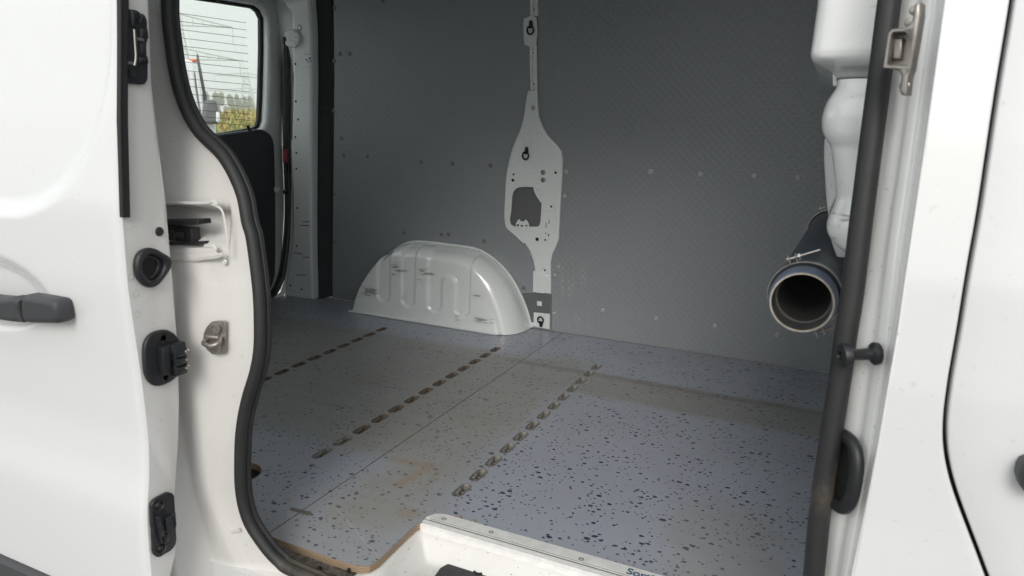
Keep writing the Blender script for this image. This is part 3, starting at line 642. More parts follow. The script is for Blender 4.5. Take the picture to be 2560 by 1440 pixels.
# ================================================================== wheel arch
profP = [(-1.905, .552), (-1.885, .62), (-1.850, .70), (-1.795, .78), (-1.730, .835), (-1.665, .866), (-1.60, .874), (-1.50, .874), (-1.364, .870), (-1.300, .852), (-1.240, .815), (-1.190, .765), (-1.147, .694), (-1.118, .625), (-1.098, .552)]
PF = np.array(cr(profP, 16)); nu = len(PF)
# front rim: same arch drawn in, mostly at the right hand end
rim = PF.copy(); tpar = (PF[:, 0] + 1.905) / .807
rim[:, 0] += .006 - .080 * sstep(.55, 1.0, tpar); rim[:, 1] = .552 + (PF[:, 1] - .552) * (1 - .17 - .02 * sstep(.5, 1, tpar))
nb, nc = 44, 110
Yrim = 2.447
G = np.zeros((nu, nb + nc, 3))
for i in range(nu):
    yw = Yw(PF[i, 1]) - .002
    for j in range(nb):                                   # barrel + rounded shoulder
        s = j / (nb - 1); k = sstep(0, 1, 1) if 0 else s
        # flat run, then quarter ellipse
        if s < .25: a = s / .25 * .30; dy = a; ins = .08 * a
        else:
            th = (s - .25) / .75 * PI / 2; dy = .30 + .70 * math.sin(th); ins = .024 + .976 * (1 - math.cos(th))
        x = PF[i, 0] + (rim[i, 0] - PF[i, 0]) * ins; z = PF[i, 1] + (rim[i, 1] - PF[i, 1]) * ins
        G[i, j] = (x, yw + (Yrim - yw) * dy, z)
    for j in range(nc):
        s = (j + 1) / nc; G[i, nb + j] = (rim[i, 0], Yrim - .010 * s, rim[i, 1] + (.551 - rim[i, 1]) * s)
def caps(x, z, cx, w, zb):                                # signed distance to a finger: open upwards
    r = w / 2; dx = np.abs(x - cx); dz = zb + r - z
    return np.where(dz > 0, np.hypot(dx, dz), dx) - r
Xg, Zg = G[..., 0], G[..., 2]
Zf = Zg + np.maximum(0, (G[..., 1] - Yrim)) * .6
ws = .064
f1 = caps(Xg, Zf, -1.727, ws, .618); f2 = caps(Xg, Zf, -1.601, ws, .612); f3 = caps(Xg, Zf, -1.471, ws, .607); f4 = caps(Xg, Zf, -1.338, ws, .604)
# the field joining the last two above the short tab between them
tabsd = -caps(Xg, -Zf, -1.4045, .069, -.768)              # outside of a tab that points up
band = np.maximum(np.maximum(-(Xg + 1.471), Xg + 1.338), -(Zf - .70))
f34 = np.maximum(band, -caps(Xg, -Zf, -1.4045, .069, -.766))
fing = np.minimum(np.minimum(f1, f2), np.minimum(np.minimum(f3, f4), f34))
dep = .011 * (1 - sstep(-.0055, .0055, fing))
fade = sstep(0, 1, np.clip((Yw(.87) - .015 - G[..., 1]) / .05, 0, 1))
du = np.gradient(G, axis=0); dvv = np.gradient(G, axis=1); nn = np.cross(du, dvv); nn /= np.linalg.norm(nn, axis=2, keepdims=True) + 1e-9
sgn = 1 if (nn[nu // 2, nb + nc // 2] @ np.array([0, -1, 0])) > 0 else -1
lump = .0012 * (np.sin(Xg * 19) * np.cos(Zg * 23))
G = G - nn * sgn * (dep * fade + lump)[..., None]
flange = np.array([[g[0] + np.array([0, .004, 0]) + (np.array([(g[0][0] + 1.5) * .02, 0, .010 if g[0][2] > .6 else .002]))] for g in G])
G = np.concatenate([flange, G], axis=1)
SCF = [(-1.64, .765, .055, .012, .5), (-1.51, .765, .05, .012, .5), (-1.81, .64, .07, .02, .5), (-1.235, .605, .06, .014, .5), (-1.80, .655, .07, .030, .52), (-1.66, .78, .05, .03, .42), (-1.66, .745, .05, .02, .3), (-1.53, .775, .05, .028, .42), (-1.53, .73, .05, .02, .3), (-1.27, .70, .045, .018, .35), (-1.25, .60, .05, .022, .42), (-1.63, .65, .02, .03, .3), (-1.50, .62, .02, .03, .3), (-1.36, .60, .02, .04, .3), (-1.695, .72, .012, .08, .3)]
ARCHM = white_paint('white_paint_arch', (.84, .87, .87), .2, .06, scuffs=SCF)
ARCH = MB().grid(G, sgn < 0).build('wheel_arch', ARCHM, VAN, ang=60)
bl = [(-1.905, 2.435, .556), (-1.6, 2.434, .556), (-1.3, 2.434, .556), (-1.19, 2.434, .556), (-1.165, 2.448, .557), (-1.13, 2.52, .557), (-1.10, 2.60, .558)]
MB().tube(cr(bl, 6), .0055, 8).build('weld_bead', PAINTI, ARCH)
tp = [np.array([p[0] + (.004 if p[0] > -1.4 else -.004), Yw(p[1]) - .006, p[1] + .003]) for p in PF[::4]]
MB().tube(tp, .0045, 8).build('rim_bead', PAINTI, ARCH)

# ================================================================== rear corner: pillar, dark post, tailgate
z2b, z5 = (400, 0, 3.6), (600, 350, 3.2)
DP = Plane((-2.2, 2.536, FL), (-.02, -1, -.10))
Q = lambda pts, sc: Z(sc, *pts)
dl = Q([(1135, 60), (1178, 100), (1187, 190), (1187, 430), (1195, 700), (1190, 1000), (1185, 1300)], z2b) + Q([(400, 0), (412, 300), (420, 420), (420, 700), (410, 850), (392, 980), (375, 1080), (352, 1200), (355, 1252)], z5)
dr = Q([(582, 1278), (572, 950), (568, 600), (570, 0)], z5) + Q([(1362, 1000), (1365, 700), (1360, 300), (1342, 0)], z2b) + [(770, -160), (690, -160), (690, -30)]
DPIL = plate('rear_pillar', DP, [[DP.uv(p) for p in dl + dr]], .05, PAINTI, VAN, bevel=.012, lift=-.05, res=5, ang=60)
for p, sc in (((1219, 576), z2b), ((1223, 912), z2b), ((1244, 1075), z2b), ((1219, 1234), z2b), ((1228, 1376), z2b), ((451, 229), z5), ((459, 544), z5), ((453, 848), z5), ((402, 1163), z5), ((493, 1195), z5)):
    MB().lathe(DP.px(Z(sc, p)[0], .0006), DP.n, [(.0, .0001), (.0, .0052)], 12).build('hole', HOLE, DPIL)
for p, q_ in (((500, 655), (560, 653)), ((485, 683), (556, 686)), ((430, 900), (500, 912)), ((505, 938), (555, 938)), ((450, 1080), (530, 1083))):
    bead([p, q_], z5, DP.up(.0), .0022, DPIL, mat('scuff_dark', (.12, .11, .10), .7) if 'scuff_dark' not in bpy.data.materials else bpy.data.materials['scuff_dark'], 'scuff', sm=0)
bead([(440, 1085), (435, 1190), (455, 1212), (500, 1214)], z5, DP, .006, DPIL, PAINTI, 'pressing')
# pale rounded hinge cover with two screws and the threaded eye above
HC = DP.up(.012)
hcm = Z(z2b, (1150, 290), (1175, 268), (1215, 263), (1250, 280), (1270, 315), (1275, 350), (1265, 395), (1235, 425), (1195, 428), (1165, 415), (1150, 395), (1150, 370), (1165, 372), (1160, 350), (1145, 325))
HCV = plate('hinge_cover', DP, [[DP.uv(p) for p in hcm]], .016, PAINTI, DPIL, bevel=.004, lift=.001, res=3)
for c in ((1220, 291), (1222, 404)): MB().lathe(HC.px(Z(z2b, c)[0], .005), DP.n, [(0, .007), (.002, .006), (.001, .003), (.001, .0001)], 12).build('screw', SCREW, DPIL)
bead([(1160, 300), (1185, 325), (1235, 340), (1245, 365), (1200, 370), (1165, 368)], z2b, HC.up(.005), .004, DPIL, PAINTI, 'pressing')
MB().lathe(DP.px(Z(z2b, (1253, 250))[0]), DP.n, [(0, .013), (.003, .012), (.004, .008), (.001, .006), (.001, .0001)], 16).build('threaded_eye', SCREW, DPIL)
dk = mat('old_grime', (.05, .045, .04), .8)
for i in range(16):
    a = random.gauss(1330, 16); c = random.gauss(545, 40); r = random.uniform(2, 8)
    p = [DP.uv(Z(z2b, (a + r * random.uniform(.6, 1) * math.cos(t), c + 1.5 * r * random.uniform(.6, 1) * math.sin(t)))[0]) for t in np.linspace(0, 2 * PI, 8)[:-1]]
    plate('grime_mark', DP, [p], .0003, dk, DPIL, bevel=.00005, lift=.0004, res=0)
# dark vent post beside it
PO = Plane((-2.17, 2.585, FL), (.35, -1, -.12))
pol = [(780, 748), (803, 748), (829, 741), (828, 400), (828, -60), (776, -60), (777, 0), (779, 400)]
POST = plate('vent_post', PO, [[PO.uv(p) for p in pol]], .05, DARKTRIM, VAN, bevel=.006, lift=-.05, res=3)
for y0, n_ in ((265, 8), (960, 8)):
    for i in range(n_): bead([(648, y0 + 27 * i), (698, y0 - 3 + 27 * i)], z5, PO, .0045, POST, DARKTRIM, 'louvre', sm=0)
for i in range(6): bead([(1462, 880 + 38 * i), (1515, 876 + 38 * i)], z2b, PO, .005, POST, DARKTRIM, 'louvre', sm=0)
bead([(575, 57), (630, 60)], z5, PO, .002, POST, HOLE, 'joint', sm=0)
cz = empty('tailgate', (0, 0, 0)); cz.parent = VAN
XT = -2.42; TG = Plane((XT, 0, 0), (1, 0, 0))
def S(p, x=XT): q = hitX(p, x); return (q[1], q[2])      # (y, z) on the tailgate plane
tgp = Plane((XT, 0, 0), (1, 0, 0))
# window opening: right hand corner traced, rest carried on across the van
wr = [S(p, XT - .045) for p in ((492, 0), (560, 10), (630, 21), (642, 30), (650, 46), (650.5, 120), (648, 236), (645, 300), (641, 313), (630, 319), (580, 327), (525, 336))]
wl = [(1.95, 1.290), (1.6, 1.282), (1.18, 1.300), (1.09, 1.33), (1.07, 1.42), (1.07, 1.76), (1.09, 1.84), (1.2, 1.86), (1.8, 1.862)]
win = wr + wl
big = 0
fo = [S(p) for p in ((692, -8), (704, 10), (711, 55), (708, 97), (709, 350), (714, 481), (714, 537), (709, 631), (703, 678), (694, 716), (678, 741), (667, 752))]
fo = [(fo[0][0] - .02, 1.97)] + fo + [(2.40, .51), (1.2, .51), (1.02, .56), (.98, .7), (.98, 1.85), (1.05, 1.97)]
def uvyz(pl, L): return [((np.array([pl.o[0], y, z]) - pl.o) @ pl.u, (np.array([pl.o[0], y, z]) - pl.o) @ pl.v) for y, z in L]
def inset(L, k):
    c = np.mean(L, axis=0); out = []
    P = np.array(L)
    for i in range(len(P)):
        a, b_ = P[i - 1], P[(i + 1) % len(P)]; d = b_ - a; n_ = np.array([d[1], -d[0]]); n_ /= np.linalg.norm(n_) + 1e-9
        if (c - P[i]) @ n_ < 0: n_ = -n_
        out.append(tuple(P[i] + n_ * k))
    return out
frameo = plate('tailgate', tgp, [uvyz(tgp, fo), uvyz(tgp, inset(win, -.012))], .05, PAINTI, None, bevel=.02, lift=-.05, res=5, ang=70)
bpy.data.objects.remove(cz); frameo.parent = VAN; TGO = frameo
# recessed window surround step, black rubber frame, pane with heater wires
plate('window_rubber', tgp, [uvyz(tgp, inset(win, -.02)), uvyz(tgp, win)], .02, BLACK, TGO, bevel=.004, lift=-.062, res=2)
plate('window_pane', tgp, [uvyz(tgp, inset(win, -.008))], .004, GLASS, TGO, bevel=.0005, lift=-.060, res=0)
ywn = max(p[0] for p in win)
wires = MB(); zb = 1.36
zc = [124, 195, 268, 342, 413, 486, 553, 628, 700, 767, 837, 905, 975, 1033, 1080, 1130]
for yy in zc:
    p = S(Z(z2b, (880, yy + (103 if yy < 140 else 98 - (yy - 124) * .05) ))[0], XT - .056)
    p2 = S(Z(z2b, (200, yy + 5))[0], XT - .056)
    z_ = p[1]; slope = (p[1] - p2[1]) / (p[0] - p2[0])
    if z_ < 1.34 or z_ > 1.85: continue
    yr = 2.49
    wires.tube([(XT - .0555, yr, z_), (XT - .0555, 2.1, z_ + slope * (2.1 - yr)), (XT - .0555, 1.12, z_ + slope * (2.1 - yr))], .0011, 5)
wires.build('heater_wires', WIRE, TGO)
# black lower trim panel
tl = [S(p, XT + .035) for p in Z(z2b, (440, 1222), (660, 1195), (880, 1165), (930, 1165), (975, 1185), (1010, 1215), (1030, 1260), (1040, 1320)) + Z(z5, (290, 250), (295, 500), (296, 900), (290, 1080), (270, 1160), (245, 1215), (215, 1243))]
tl = [(p[0], p[1]) for p in tl] + [(2.3, .55), (1.1, .55), (1.03, .62), (1.03, 1.26), (1.1, 1.31)]
tgq = Plane((XT + .035, 0, 0), (1, 0, 0))
plate('tailgate_trim', tgp, [uvyz(tgp, tl)], .05, TRIM, TGO, bevel=.016, lift=-.015, res=4, ang=60)
MB().tube([hitX(p, XT + .05) for p in Z(z2b, (790, 1130), (800, 1165), (815, 1180))], .006, 8).tube([hitX(p, XT + .05) for p in Z(z2b, (785, 1128), (800, 1150), (830, 1185))], .004, 8).build('clip', BLACK, TGO)
# black weather seal round the tailgate opening
sl = [hitX(p, XT + .03) for p in ((690, -20), (707, -4), (720, 15), (722, 60), (718, 120), (717, 350), (720, 444), (721, 537), (717, 600), (710, 662), (701, 700), (686, 732), (672, 748))]
MB().tube(cr(sl, 5), .017, 10, sq=.8).build('tailgate_seal', BLACK, VAN)
sl2 = [q + np.array([-.02, .022, 0]) for q in sl]; MB().tube(cr(sl2, 5), .018, 8).build('tailgate_seal', BLACK, VAN)
lip = [hitX(p, XT + .045) for p in ((735, -30), (731, 60), (732, 300), (731, 500), (727, 620), (716, 700), (706, 732), (690, 745), (672, 756))]
MB().tube(cr(lip, 5), .010, 8).build('tailgate_lip', PAINTI, VAN)
# gas strut with red sticker
gx = XT + .07
A = lambda x, y: hitX((x, y), gx)
st = MB().tube([A(711, 108), A(712.5, 372)], .0048, 10).tube([A(712.5, 365), A(715.5, 435)], .0105, 12).tube([A(715.3, 433), A(716, 478)], .005, 10)
st.tube([A(711, 92), A(711, 110)], .009, 10).lathe(A(715, 480), (0, -1, 0), [(-.012, .0001), (-.012, .009), (.006, .011), (.012, .008), (.014, .0001)], 12)
STR = st.build('gas_strut', BLACKG, VAN)
MB().tube([A(712.6, 374), A(713.8, 407)], .0118, 12).build('sticker', RED, STR)
for i in range(5):                                        # the scribbled marks on the sticker
    y = 378 + i * 6; MB().tube([A(711 + (i % 2) * 2, y) + np.array([.012, -.003, 0]), A(716 - (i % 2) * 2, y + 4) + np.array([.012, -.001, 0])], .0009, 5).build('sticker_mark', HOLE, STR)
MB().lathe(A(704, 474) + np.array([-.03, 0, 0]), (1, 0, 0), [(0, .018), (.008, .016), (.012, .008), (.012, .0001)], 14).build('ball_mount', PAINTI, TGO)

# ================================================================== van shell that shuts out the light
sh = MB(); sh.box((-1.16, 1.86, 2.0), (1.31, 0, 0), (0, .98, 0), (0, 0, .02)); sh.build('roof', PAINTI, VAN, smooth=False)
b = MB(); w_ = np.array([0, -.13, 1.0]); b.box((-1.15, 2.82 - .13 * .75, 1.25), (1.29, 0, 0), .80 * w_, (0, .02, 0)); b.build('far_side', PAINTI, VAN, smooth=False)
b = MB(); b.box((-2.455, 2.77, 1.2), (.015, 0, 0), (0, .12, 0), (0, 0, .85)).box((-2.47, .92, 1.2), (.02, 0, 0), (0, .09, 0), (0, 0, .85)).box((-2.47, 1.78, 2.0), (.02, 0, 0), (0, .98, 0), (0, 0, .04)).box((-2.47, 1.78, .45), (.02, 0, 0), (0, .98, 0), (0, 0, .09)); b.build('rear_frame', PAINTI, VAN, smooth=False)
b = MB(); b.box((-1.80, .955, 1.22), (.66, 0, 0), (0, .012, 0), (0, 0, .78)); b.build('near_inner_side', PAINTI, VAN, smooth=False)
b = MB(); b.box((-.55, .955, 1.93), (.64, 0, 0), (0, .03, 0), (0, 0, .055)); b.build('door_header', PAINTI, VAN, smooth=False)
b = MB(); b.box((.14, 1.86, 1.2), (.012, 0, 0), (0, .92, 0), (0, 0, .78)); b.build('bulkhead', PAINTI, VAN, smooth=False)

# ================================================================== rear side of the door opening: jamb, recess, striker
seal_px = [(420, 0), (427, 100), (448, 222), (490, 318), (560, 392), (604, 478), (620, 555), (632, 600), (647, 717), (651, 794), (650, 870), (640, 930), (620, 996), (607, 1060), (602, 1125), (603, 1219), (617, 1287), (645, 1340), (696, 1401), (765, 1441)]
left = [hitYz(p, Ys, -.006) for p in seal_px]
rp = [(2224, 0), (2205, 150), (2180, 340), (2166, 450), (2150, 575), (2130, 740), (2114, 840), (2103, 925), (2078, 1087), (2060, 1200), (2046, 1315), (2034, 1440)]
right = [hitYz(p, Ys, -.006) for p in rp]
xr0 = right[-1][0]; zb0 = left[-1][2]
top = [np.array([left[0][0] - .015, Ys(1.68), 1.68]), np.array([-1.08, Ys(1.81), 1.81]), np.array([-.95, Ys(1.85), 1.855]), np.array([-.2, Ys(1.85), 1.86]), np.array([-.03, Ys(1.82), 1.83]), np.array([.03, Ys(1.7), 1.70])]
bot = [np.array([xr0 + .003, Ys(.70), .66]), np.array([xr0 - .01, Ys(.6), .57]), np.array([xr0 - .07, Ys(.52), .53]), np.array([-.45, Ys(.52), .53])]
loop = left[::-1] + top + right + bot
loop = cr(loop, 6, True)
SRAD = [float(.0112 + .0012 * sstep(-.6, 0, p[0])) for p in loop]
SEAL = MB().tube(loop, SRAD, 14, closed=True).build('door_seal', SEALM, VAN)
cen = np.array([-.5, .0, 1.15])
lip = []
for i, p in enumerate(loop):
    a, c = loop[i - 1], loop[(i + 1) % len(loop)]; d = c - a; n_ = np.array([d[2], 0, -d[0]]); n_ /= np.linalg.norm(n_)
    if (cen - p) @ n_ < 0: n_ = -n_
    lip.append(p + n_ * (.0065 if p[0] < -.5 else .003) + np.array([0, .011, 0]))
MB().tube(lip, .0062, 8, closed=True).build('seal_lip', SEALM, SEAL)

# jamb skin: rows by height, from the seal out to the body side
zs = np.linspace(.42, 1.86, 145)
Lz = np.array([p for p in loop if p[0] < -.70 and p[2] > .60]); o_ = np.argsort(Lz[:, 2]); Lz = Lz[o_]
low = hitYz((520, 1440), Ys)
def sealX(z):
    if z < Lz[0, 2]: return Lz[0, 0] + (Lz[0, 2] - z) * .8
    return float(np.interp(z, Lz[:, 2], Lz[:, 0]))
# crease 1 (end of the light face) and crease 2 (body side edge), measured where visible
c1 = [hitY(p, .853) for p in ((440, 700), (448, 860), (455, 975), (472, 1087), (491, 1219), (517, 1331), (536, 1440))]
c1z = [q[2] for q in c1][::-1]; c1x = [q[0] for q in c1][::-1]
def C1(z): return float(np.interp(z, c1z, c1x)) if z < c1z[-1] else float(np.interp(z, [c1z[-1], 1.3, 1.6, 1.9], [c1x[-1], -1.22, -1.30, -1.34]))
nzc = len(zs); cols = np.concatenate([np.linspace(0, 1, 90), 1 + np.linspace(0, 1, 12)[1:], 2 + np.linspace(0, 1, 6)[1:]])
rec_px = Z((250, 450, 2.618), (300, 178), (745, 176), (772, 210), (782, 432), (300, 445))
G = np.zeros((nzc, len(cols), 3))
ra = hitY((415, 515), .862); rb_ = hitY((546, 520), .862); rc = hitY((552, 614), .862)
rz1, rz0, rx1 = ra[2] * .5 + rb_[2] * .5, rc[2], rb_[0]
print('recess', rz0, rz1, rx1)
for i, z in enumerate(zs):
    sx = sealX(z); x1 = min(C1(z), sx - .05)
    ysl = Ys(z)
    for j, c in enumerate(cols):
        if c <= 1:
            x = sx + .004 + (x1 - sx) * c; y = ysl + .004 - (.020) * sstep(0, .9, c) - .004 * sstep(.5, .75, c)
            dx = rx1 - x; dz = min(z - rz0, rz1 - z)
            a = min(dx, dz); y += .040 * float(sstep(-.002, .009, a))
        elif c <= 2:
            t_ = c - 1; x = x1 - .045 * t_; y0 = ysl - .020; y = y0 + (Yb(z) - y0) * t_ ** 1.6
            a = min(rx1 - x, min(z - rz0, rz1 - z)); y += .040 * float(sstep(-.002, .009, a)) * (1 - t_)
        else:
            t_ = c - 2; x = x1 - .045 - (1.36 + x1 - .045 + 0) * 0 - t_ * (2.48 + x1 - .045); y = Yb(z)
        G[i, j] = (x, y, z)
JAMB = MB().grid(G, True).build('door_jamb', PAINTJ, VAN, ang=70)
JP = Plane((0, .852, 0), (0, -1, 0))
z3 = (250, 450, 2.618)
# sealant beads round the recess
JPs = Plane((0, .858, 0), (0, -1, 0))
bead([(418, 152), (520, 150), (690, 150), (730, 140), (750, 142), (762, 165)], z3, JPs, .0032, JAMB, PAINTJ, 'sealant_bead', sq=.8)
bead([(735, 158), (790, 190), (812, 250), (830, 380), (842, 485)], z3, JPs, .0022, JAMB, PAINTJ, 'pressing', sq=.6)
bead([(465, 520), (600, 522), (690, 508), (760, 500), (805, 484)], z3, JPs, .0042, JAMB, PAINTJ, 'sealant_bead', sq=.8)
bead([(462, 488), (600, 478), (700, 466), (745, 462), (752, 445), (730, 432), (690, 432)], z3, JPs, .0038, JAMB, PAINTJ, 'sealant_bead', sq=.8)
MB().grid([[JPs.px(p, .001) for p in Z(z3, (455, 452), (600, 445), (735, 440))], [JPs.px(p, .004) for p in Z(z3, (465, 520), (600, 520), (800, 488))]]).build('rail_ledge', PAINTJ, JAMB)
Jb = Plane((0, .872, 0), (0, -1, 0))
bead([(517, 1352), (540, 1345), (570, 1333), (600, 1325)], None, Plane((0, .866, 0), (0, -1, 0)), .0042, JAMB, PAINTJ, 'sealant_bead', sq=.8)
bead([(517, 1352), (528, 1385), (545, 1440), (552, 1480)], None, Plane((0, .864, 0), (0, -1, 0)), .0032, JAMB, PAINTJ, 'sealant_bead', sq=.8)
for p in ((560, 1318), (560, 655)):
    MB().lathe(Plane((0, .866, 0), (0, -1, 0)).px(p), (0, -1, 0), [(-.001, .0055), (.0004, .0038), (-.0002, .0022), (-.0002, .0001)], 12).build('spot_weld', PAINTJ, JAMB)
# black roller rail end in the recess
RB = Plane((0, .882, 0), (0, -1, 0))
def slab(t, sc, a, b_, pl, h0, h1, ext=0, bev=.0012, rot=0.0):
    p = Z(sc, a, b_); A_, B_ = pl.uv(p[0]), pl.uv(p[1]); u0, u1 = sorted((A_[0], B_[0])); v0, v1 = sorted((A_[1], B_[1])); u0 -= ext
    t.box(pl.at((u0 + u1) / 2, (v0 + v1) / 2, (h0 + h1) / 2), (pl.u * math.cos(rot) + pl.v * math.sin(rot)) * (u1 - u0) / 2, (pl.v * math.cos(rot) - pl.u * math.sin(rot)) * (v1 - v0) / 2, pl.n * (h1 - h0) / 2, bev)
t = MB(); slab(t, z3, (440, 237), (733, 300), RB, .0, .030, .0, rot=.09); slab(t, z3, (400, 280), (664, 402), RB, .0, .020, .05); slab(t, z3, (430, 395), (722, 415), RB, .0, .028, .0, rot=.09)
RAIL = t.build('roller_rail', BLACK, VAN, ang=30)
t = MB(); slab(t, z3, (497, 318), (624, 380), RB, .020, .025); t.lathe(RB.px(Z(z3, (560, 348))[0], .025), (0, -1, 0), [(0, .010), (.004, .009), (.001, .005), (.001, .0001)], 14); t.build('rail_end_block', BLACK, RAIL)
t = MB(); slab(t, z3, (428, 240), (470, 258), RB, .02, .036); t.build('rail_lip', BLACK, RAIL)
# door striker
SK = Plane(hitY((540, 850), .853), (.25, -1, 0))
skp = [SK.uv(p) for p in Z(z3, (684, 1040), (690, 995), (710, 955), (737, 925), (770, 918), (826, 917), (832, 925), (832, 1124), (822, 1132), (745, 1136), (712, 1108), (688, 1070))]
STK = plate('striker', SK, [skp], .004, STEEL, VAN, bevel=.001, lift=.001)
for c in ((770, 965), (773, 1092)): MB().lathe(SK.px(Z(z3, c)[0], .005), SK.n, [(0, .0115), (.004, .0105), (.0045, .006), (.002, .005), (.002, .0001)], 18).build('bolt', STEEL, STK)
a, c = SK.px(Z(z3, (716, 1032))[0], .005), SK.px(Z(z3, (800, 1022))[0], .005)
MB().tube(cr([a, a + SK.n * .014 + np.array([.002, 0, -.004]), (a + c) / 2 + SK.n * .020 + np.array([.006, 0, -.008]), c + SK.n * .016 + np.array([.006, 0, -.006]), c], 5), .0042, 10).build('striker_loop', STEEL, STK)
t = MB(); slab(t, z3, (700, 1008), (815, 1040), SK, .004, .010); t.build('striker_bridge', STEEL, STK)
# hidden black fixing at the seam and speck marks on sill
# ================================================================== sill and step well below the boards
nx, ny = 170, 60
xsv = np.linspace(-1.05, .12, nx); ysv = np.linspace(.868, 1.20, ny)
fr = np.array(front[:12] + [(.11, 1.125)])
def dist_out(x, y):                                      # distance to the front edge of the boards
    d = 9
    for i in range(len(fr) - 1):
        a, c = fr[i], fr[i + 1]; e_ = c - a; h = np.clip(((x - a[0]) * e_[0] + (y - a[1]) * e_[1]) / (e_ @ e_), 0, 1)
        d = min(d, math.hypot(x - a[0] - h * e_[0], y - a[1] - h * e_[1]))
    return d
G = np.zeros((nx, ny, 3))
for i, x in enumerate(xsv):
    for j, y in enumerate(ysv):
        inside = (x > -.711 and y < 1.127)
        d = dist_out(x, y) if inside else 0
        z = .533 - .045 * float(sstep(.0, .045, d)) - .008 * float(sstep(.085, .11, d)) if inside else .533
        if inside: z += .004 * math.exp(-((d - .075) / .008) ** 2)
        z -= .0 if y > .90 else (.90 - y) * .2
        G[i, j] = (x, y, z)
SILL = MB().grid(G).build('sill', PAINTS, VAN, ang=80)
b = MB(); b.box((-.45, .862, .44), (.62, 0, 0), (0, .006, 0), (0, 0, .087)); b.build('sill_face', PAINT, SILL)
# dirt lying along the ledge under the board
dl_ = MB(); xx = np.linspace(-.955, -.735, 40)
dl_.grid([[(x, .895 + .004 * math.sin(x * 90), .5345), (x, .944, .5350)] for x in xx]); tag(dl_.build('ledge_dirt', DIRT, SILL))
# step rubber in the well
SP = Plane((0, 0, .489), (0, 0, 1))
mp_ = [SP.uv(p) for p in ((1085, 1450), (1100, 1428), (1118, 1418), (1145, 1413), (1175, 1417), (1300, 1452), (1500, 1515), (1700, 1580), (1500, 1640), (1100, 1520))]
STEPM = plate('step_mat', SP, [mp_], .008, MATR, VAN, bevel=.002, lift=.0)
MB().lathe(SP.px((1198, 1437), .008), (0, 0, 1), [(.0002, .0001), (.0002, .007), (.003, .009), (.0, .013)], 14).build('mat_stud', HOLE, STEPM)
for i, (p, r) in enumerate((((1047, 1418), .009), ((1056, 1425), .006), ((1032, 1432), .003))): pass
t = MB()
for p in ((800, 1424), (865, 1412), (868, 1418), (872, 1429)):
    q = hitZ(p, .536); t.lathe(q, (0, 0, 1), [(0, .004), (.006, .003), (.007, .0001)], 8)
t.build('tar_spot', HOLE, SILL)

# ================================================================== sliding door, open and slid back
DO = tag(empty('sliding_door', (-1.6, .76, .36)), 'white sliding side door, slid back, with black latches along its edge and black handle', 'door')
xe = -1.0
zz = np.concatenate([np.linspace(.30, 1.95, 190)]); xx = np.concatenate([xe - np.array([0, .0015, .004, .008, .014]), np.linspace(xe - .025, -2.25, 150)])
G = np.zeros((len(zz), len(xx), 3))
zsm = np.linspace(.28, 1.98, 400); ysm = np.array([Yd(z) for z in zsm]); ker = np.exp(-(np.arange(-12, 13) / 5.0) ** 2); ker /= ker.sum(); ysm = np.convolve(np.pad(ysm, 12, 'edge'), ker, 'valid')
Yds = lambda z: float(np.interp(z, zsm, ysm))
def rsd(x, z, cx, cz, r):                                # distance inside a corner with radius r (region x<cx, z>cz)
    dx, dz = x - (cx - r), (cz + r) - z
    if dx > 0 and dz > 0: return math.hypot(dx, dz) - r
    return max(dx, dz) - r
for i, z in enumerate(zz):
    for j, x in enumerate(xx):
        y = Yds(z); e_ = xe - x
        y += .007 * (1 - min(1, e_ / .012)) ** 2 if e_ < .012 else 0
        s_ = rsd(x, z, -1.022 + .02 * 0, 1.195, .27)
        y += .013 * float(sstep(.008, -.018, s_))
        q = math.hypot((x + 1.375) / .185, (z - 1.045) / .072)
        y += .022 * float(sstep(1.02, .62, q))
        G[i, j] = (x, y, z)
SKIN = MB().grid(G, False).build('door_skin', PAINT, DO, ang=70)
# edge face (faces the opening)
ei = [((370, 0), (378, 210), (400, 400), (415, 520), (430, 700), (442, 850), (447, 1000), (445, 1100), (440, 1180), (435, 1250), (440, 1340), (438, 1385), (425, 1440), (422, 1470))]
ev = [hitX(p, xe) for p in ei[0]]; ez = [q[2] for q in ev][::-1]; ey = [q[1] for q in ev][::-1]
def Yi(z): return float(np.interp(z, ez, ey)) if z < ez[-1] else ey[-1] + (z - ez[-1]) * .2
G = []
for z in zz:
    a, c = Yds(z) + .007, Yi(z); row = [(xe, a, z)]
    for k in range(1, 13):
        t_ = k / 12; row.append((xe + .0015 * math.sin(t_ * PI), a + (c - a) * t_, z))
    row += [(xe - .003, c + .003, z), (xe - .010, c + .004, z), (xe - .06, c + .002, z), (xe - .10, c - .03, z), (-2.25, c - .035, z)]
    G.append(row)
EDGE = MB().grid(G, True).build('door_edge', PAINTJ, DO, ang=50)
EP = Plane((xe + .0015, 0, 0), (1, 0, 0))
def eplate(name, pts, sc, th, m, lift=0.0, bevel=.0015, par=None, sm=0):
    P = Z(sc, *pts) if sc else pts
    L = [EP.uv(p) for p in P]
    if sm: L = [tuple(a) for a in cr([np.array(q) for q in L], sm, True)]
    return plate(name, EP, [L], th, m, par or DO, bevel=bevel, lift=lift, res=2)
eplate('weather_strip', [(289, -60), (290, 120), (289, 300), (293, 420), (296, 520), (297, 543), (317, 543), (314, 420), (311, 300), (311, 150), (314, -60)], None, .010, RUBBER, bevel=.003)
bead([(303, -60), (303, 150), (302, 300), (305, 430), (308, 540)], None, EP.up(.010), .0022, DO, RUBBER, 'strip_rib')
z4 = (280, 0, 6)
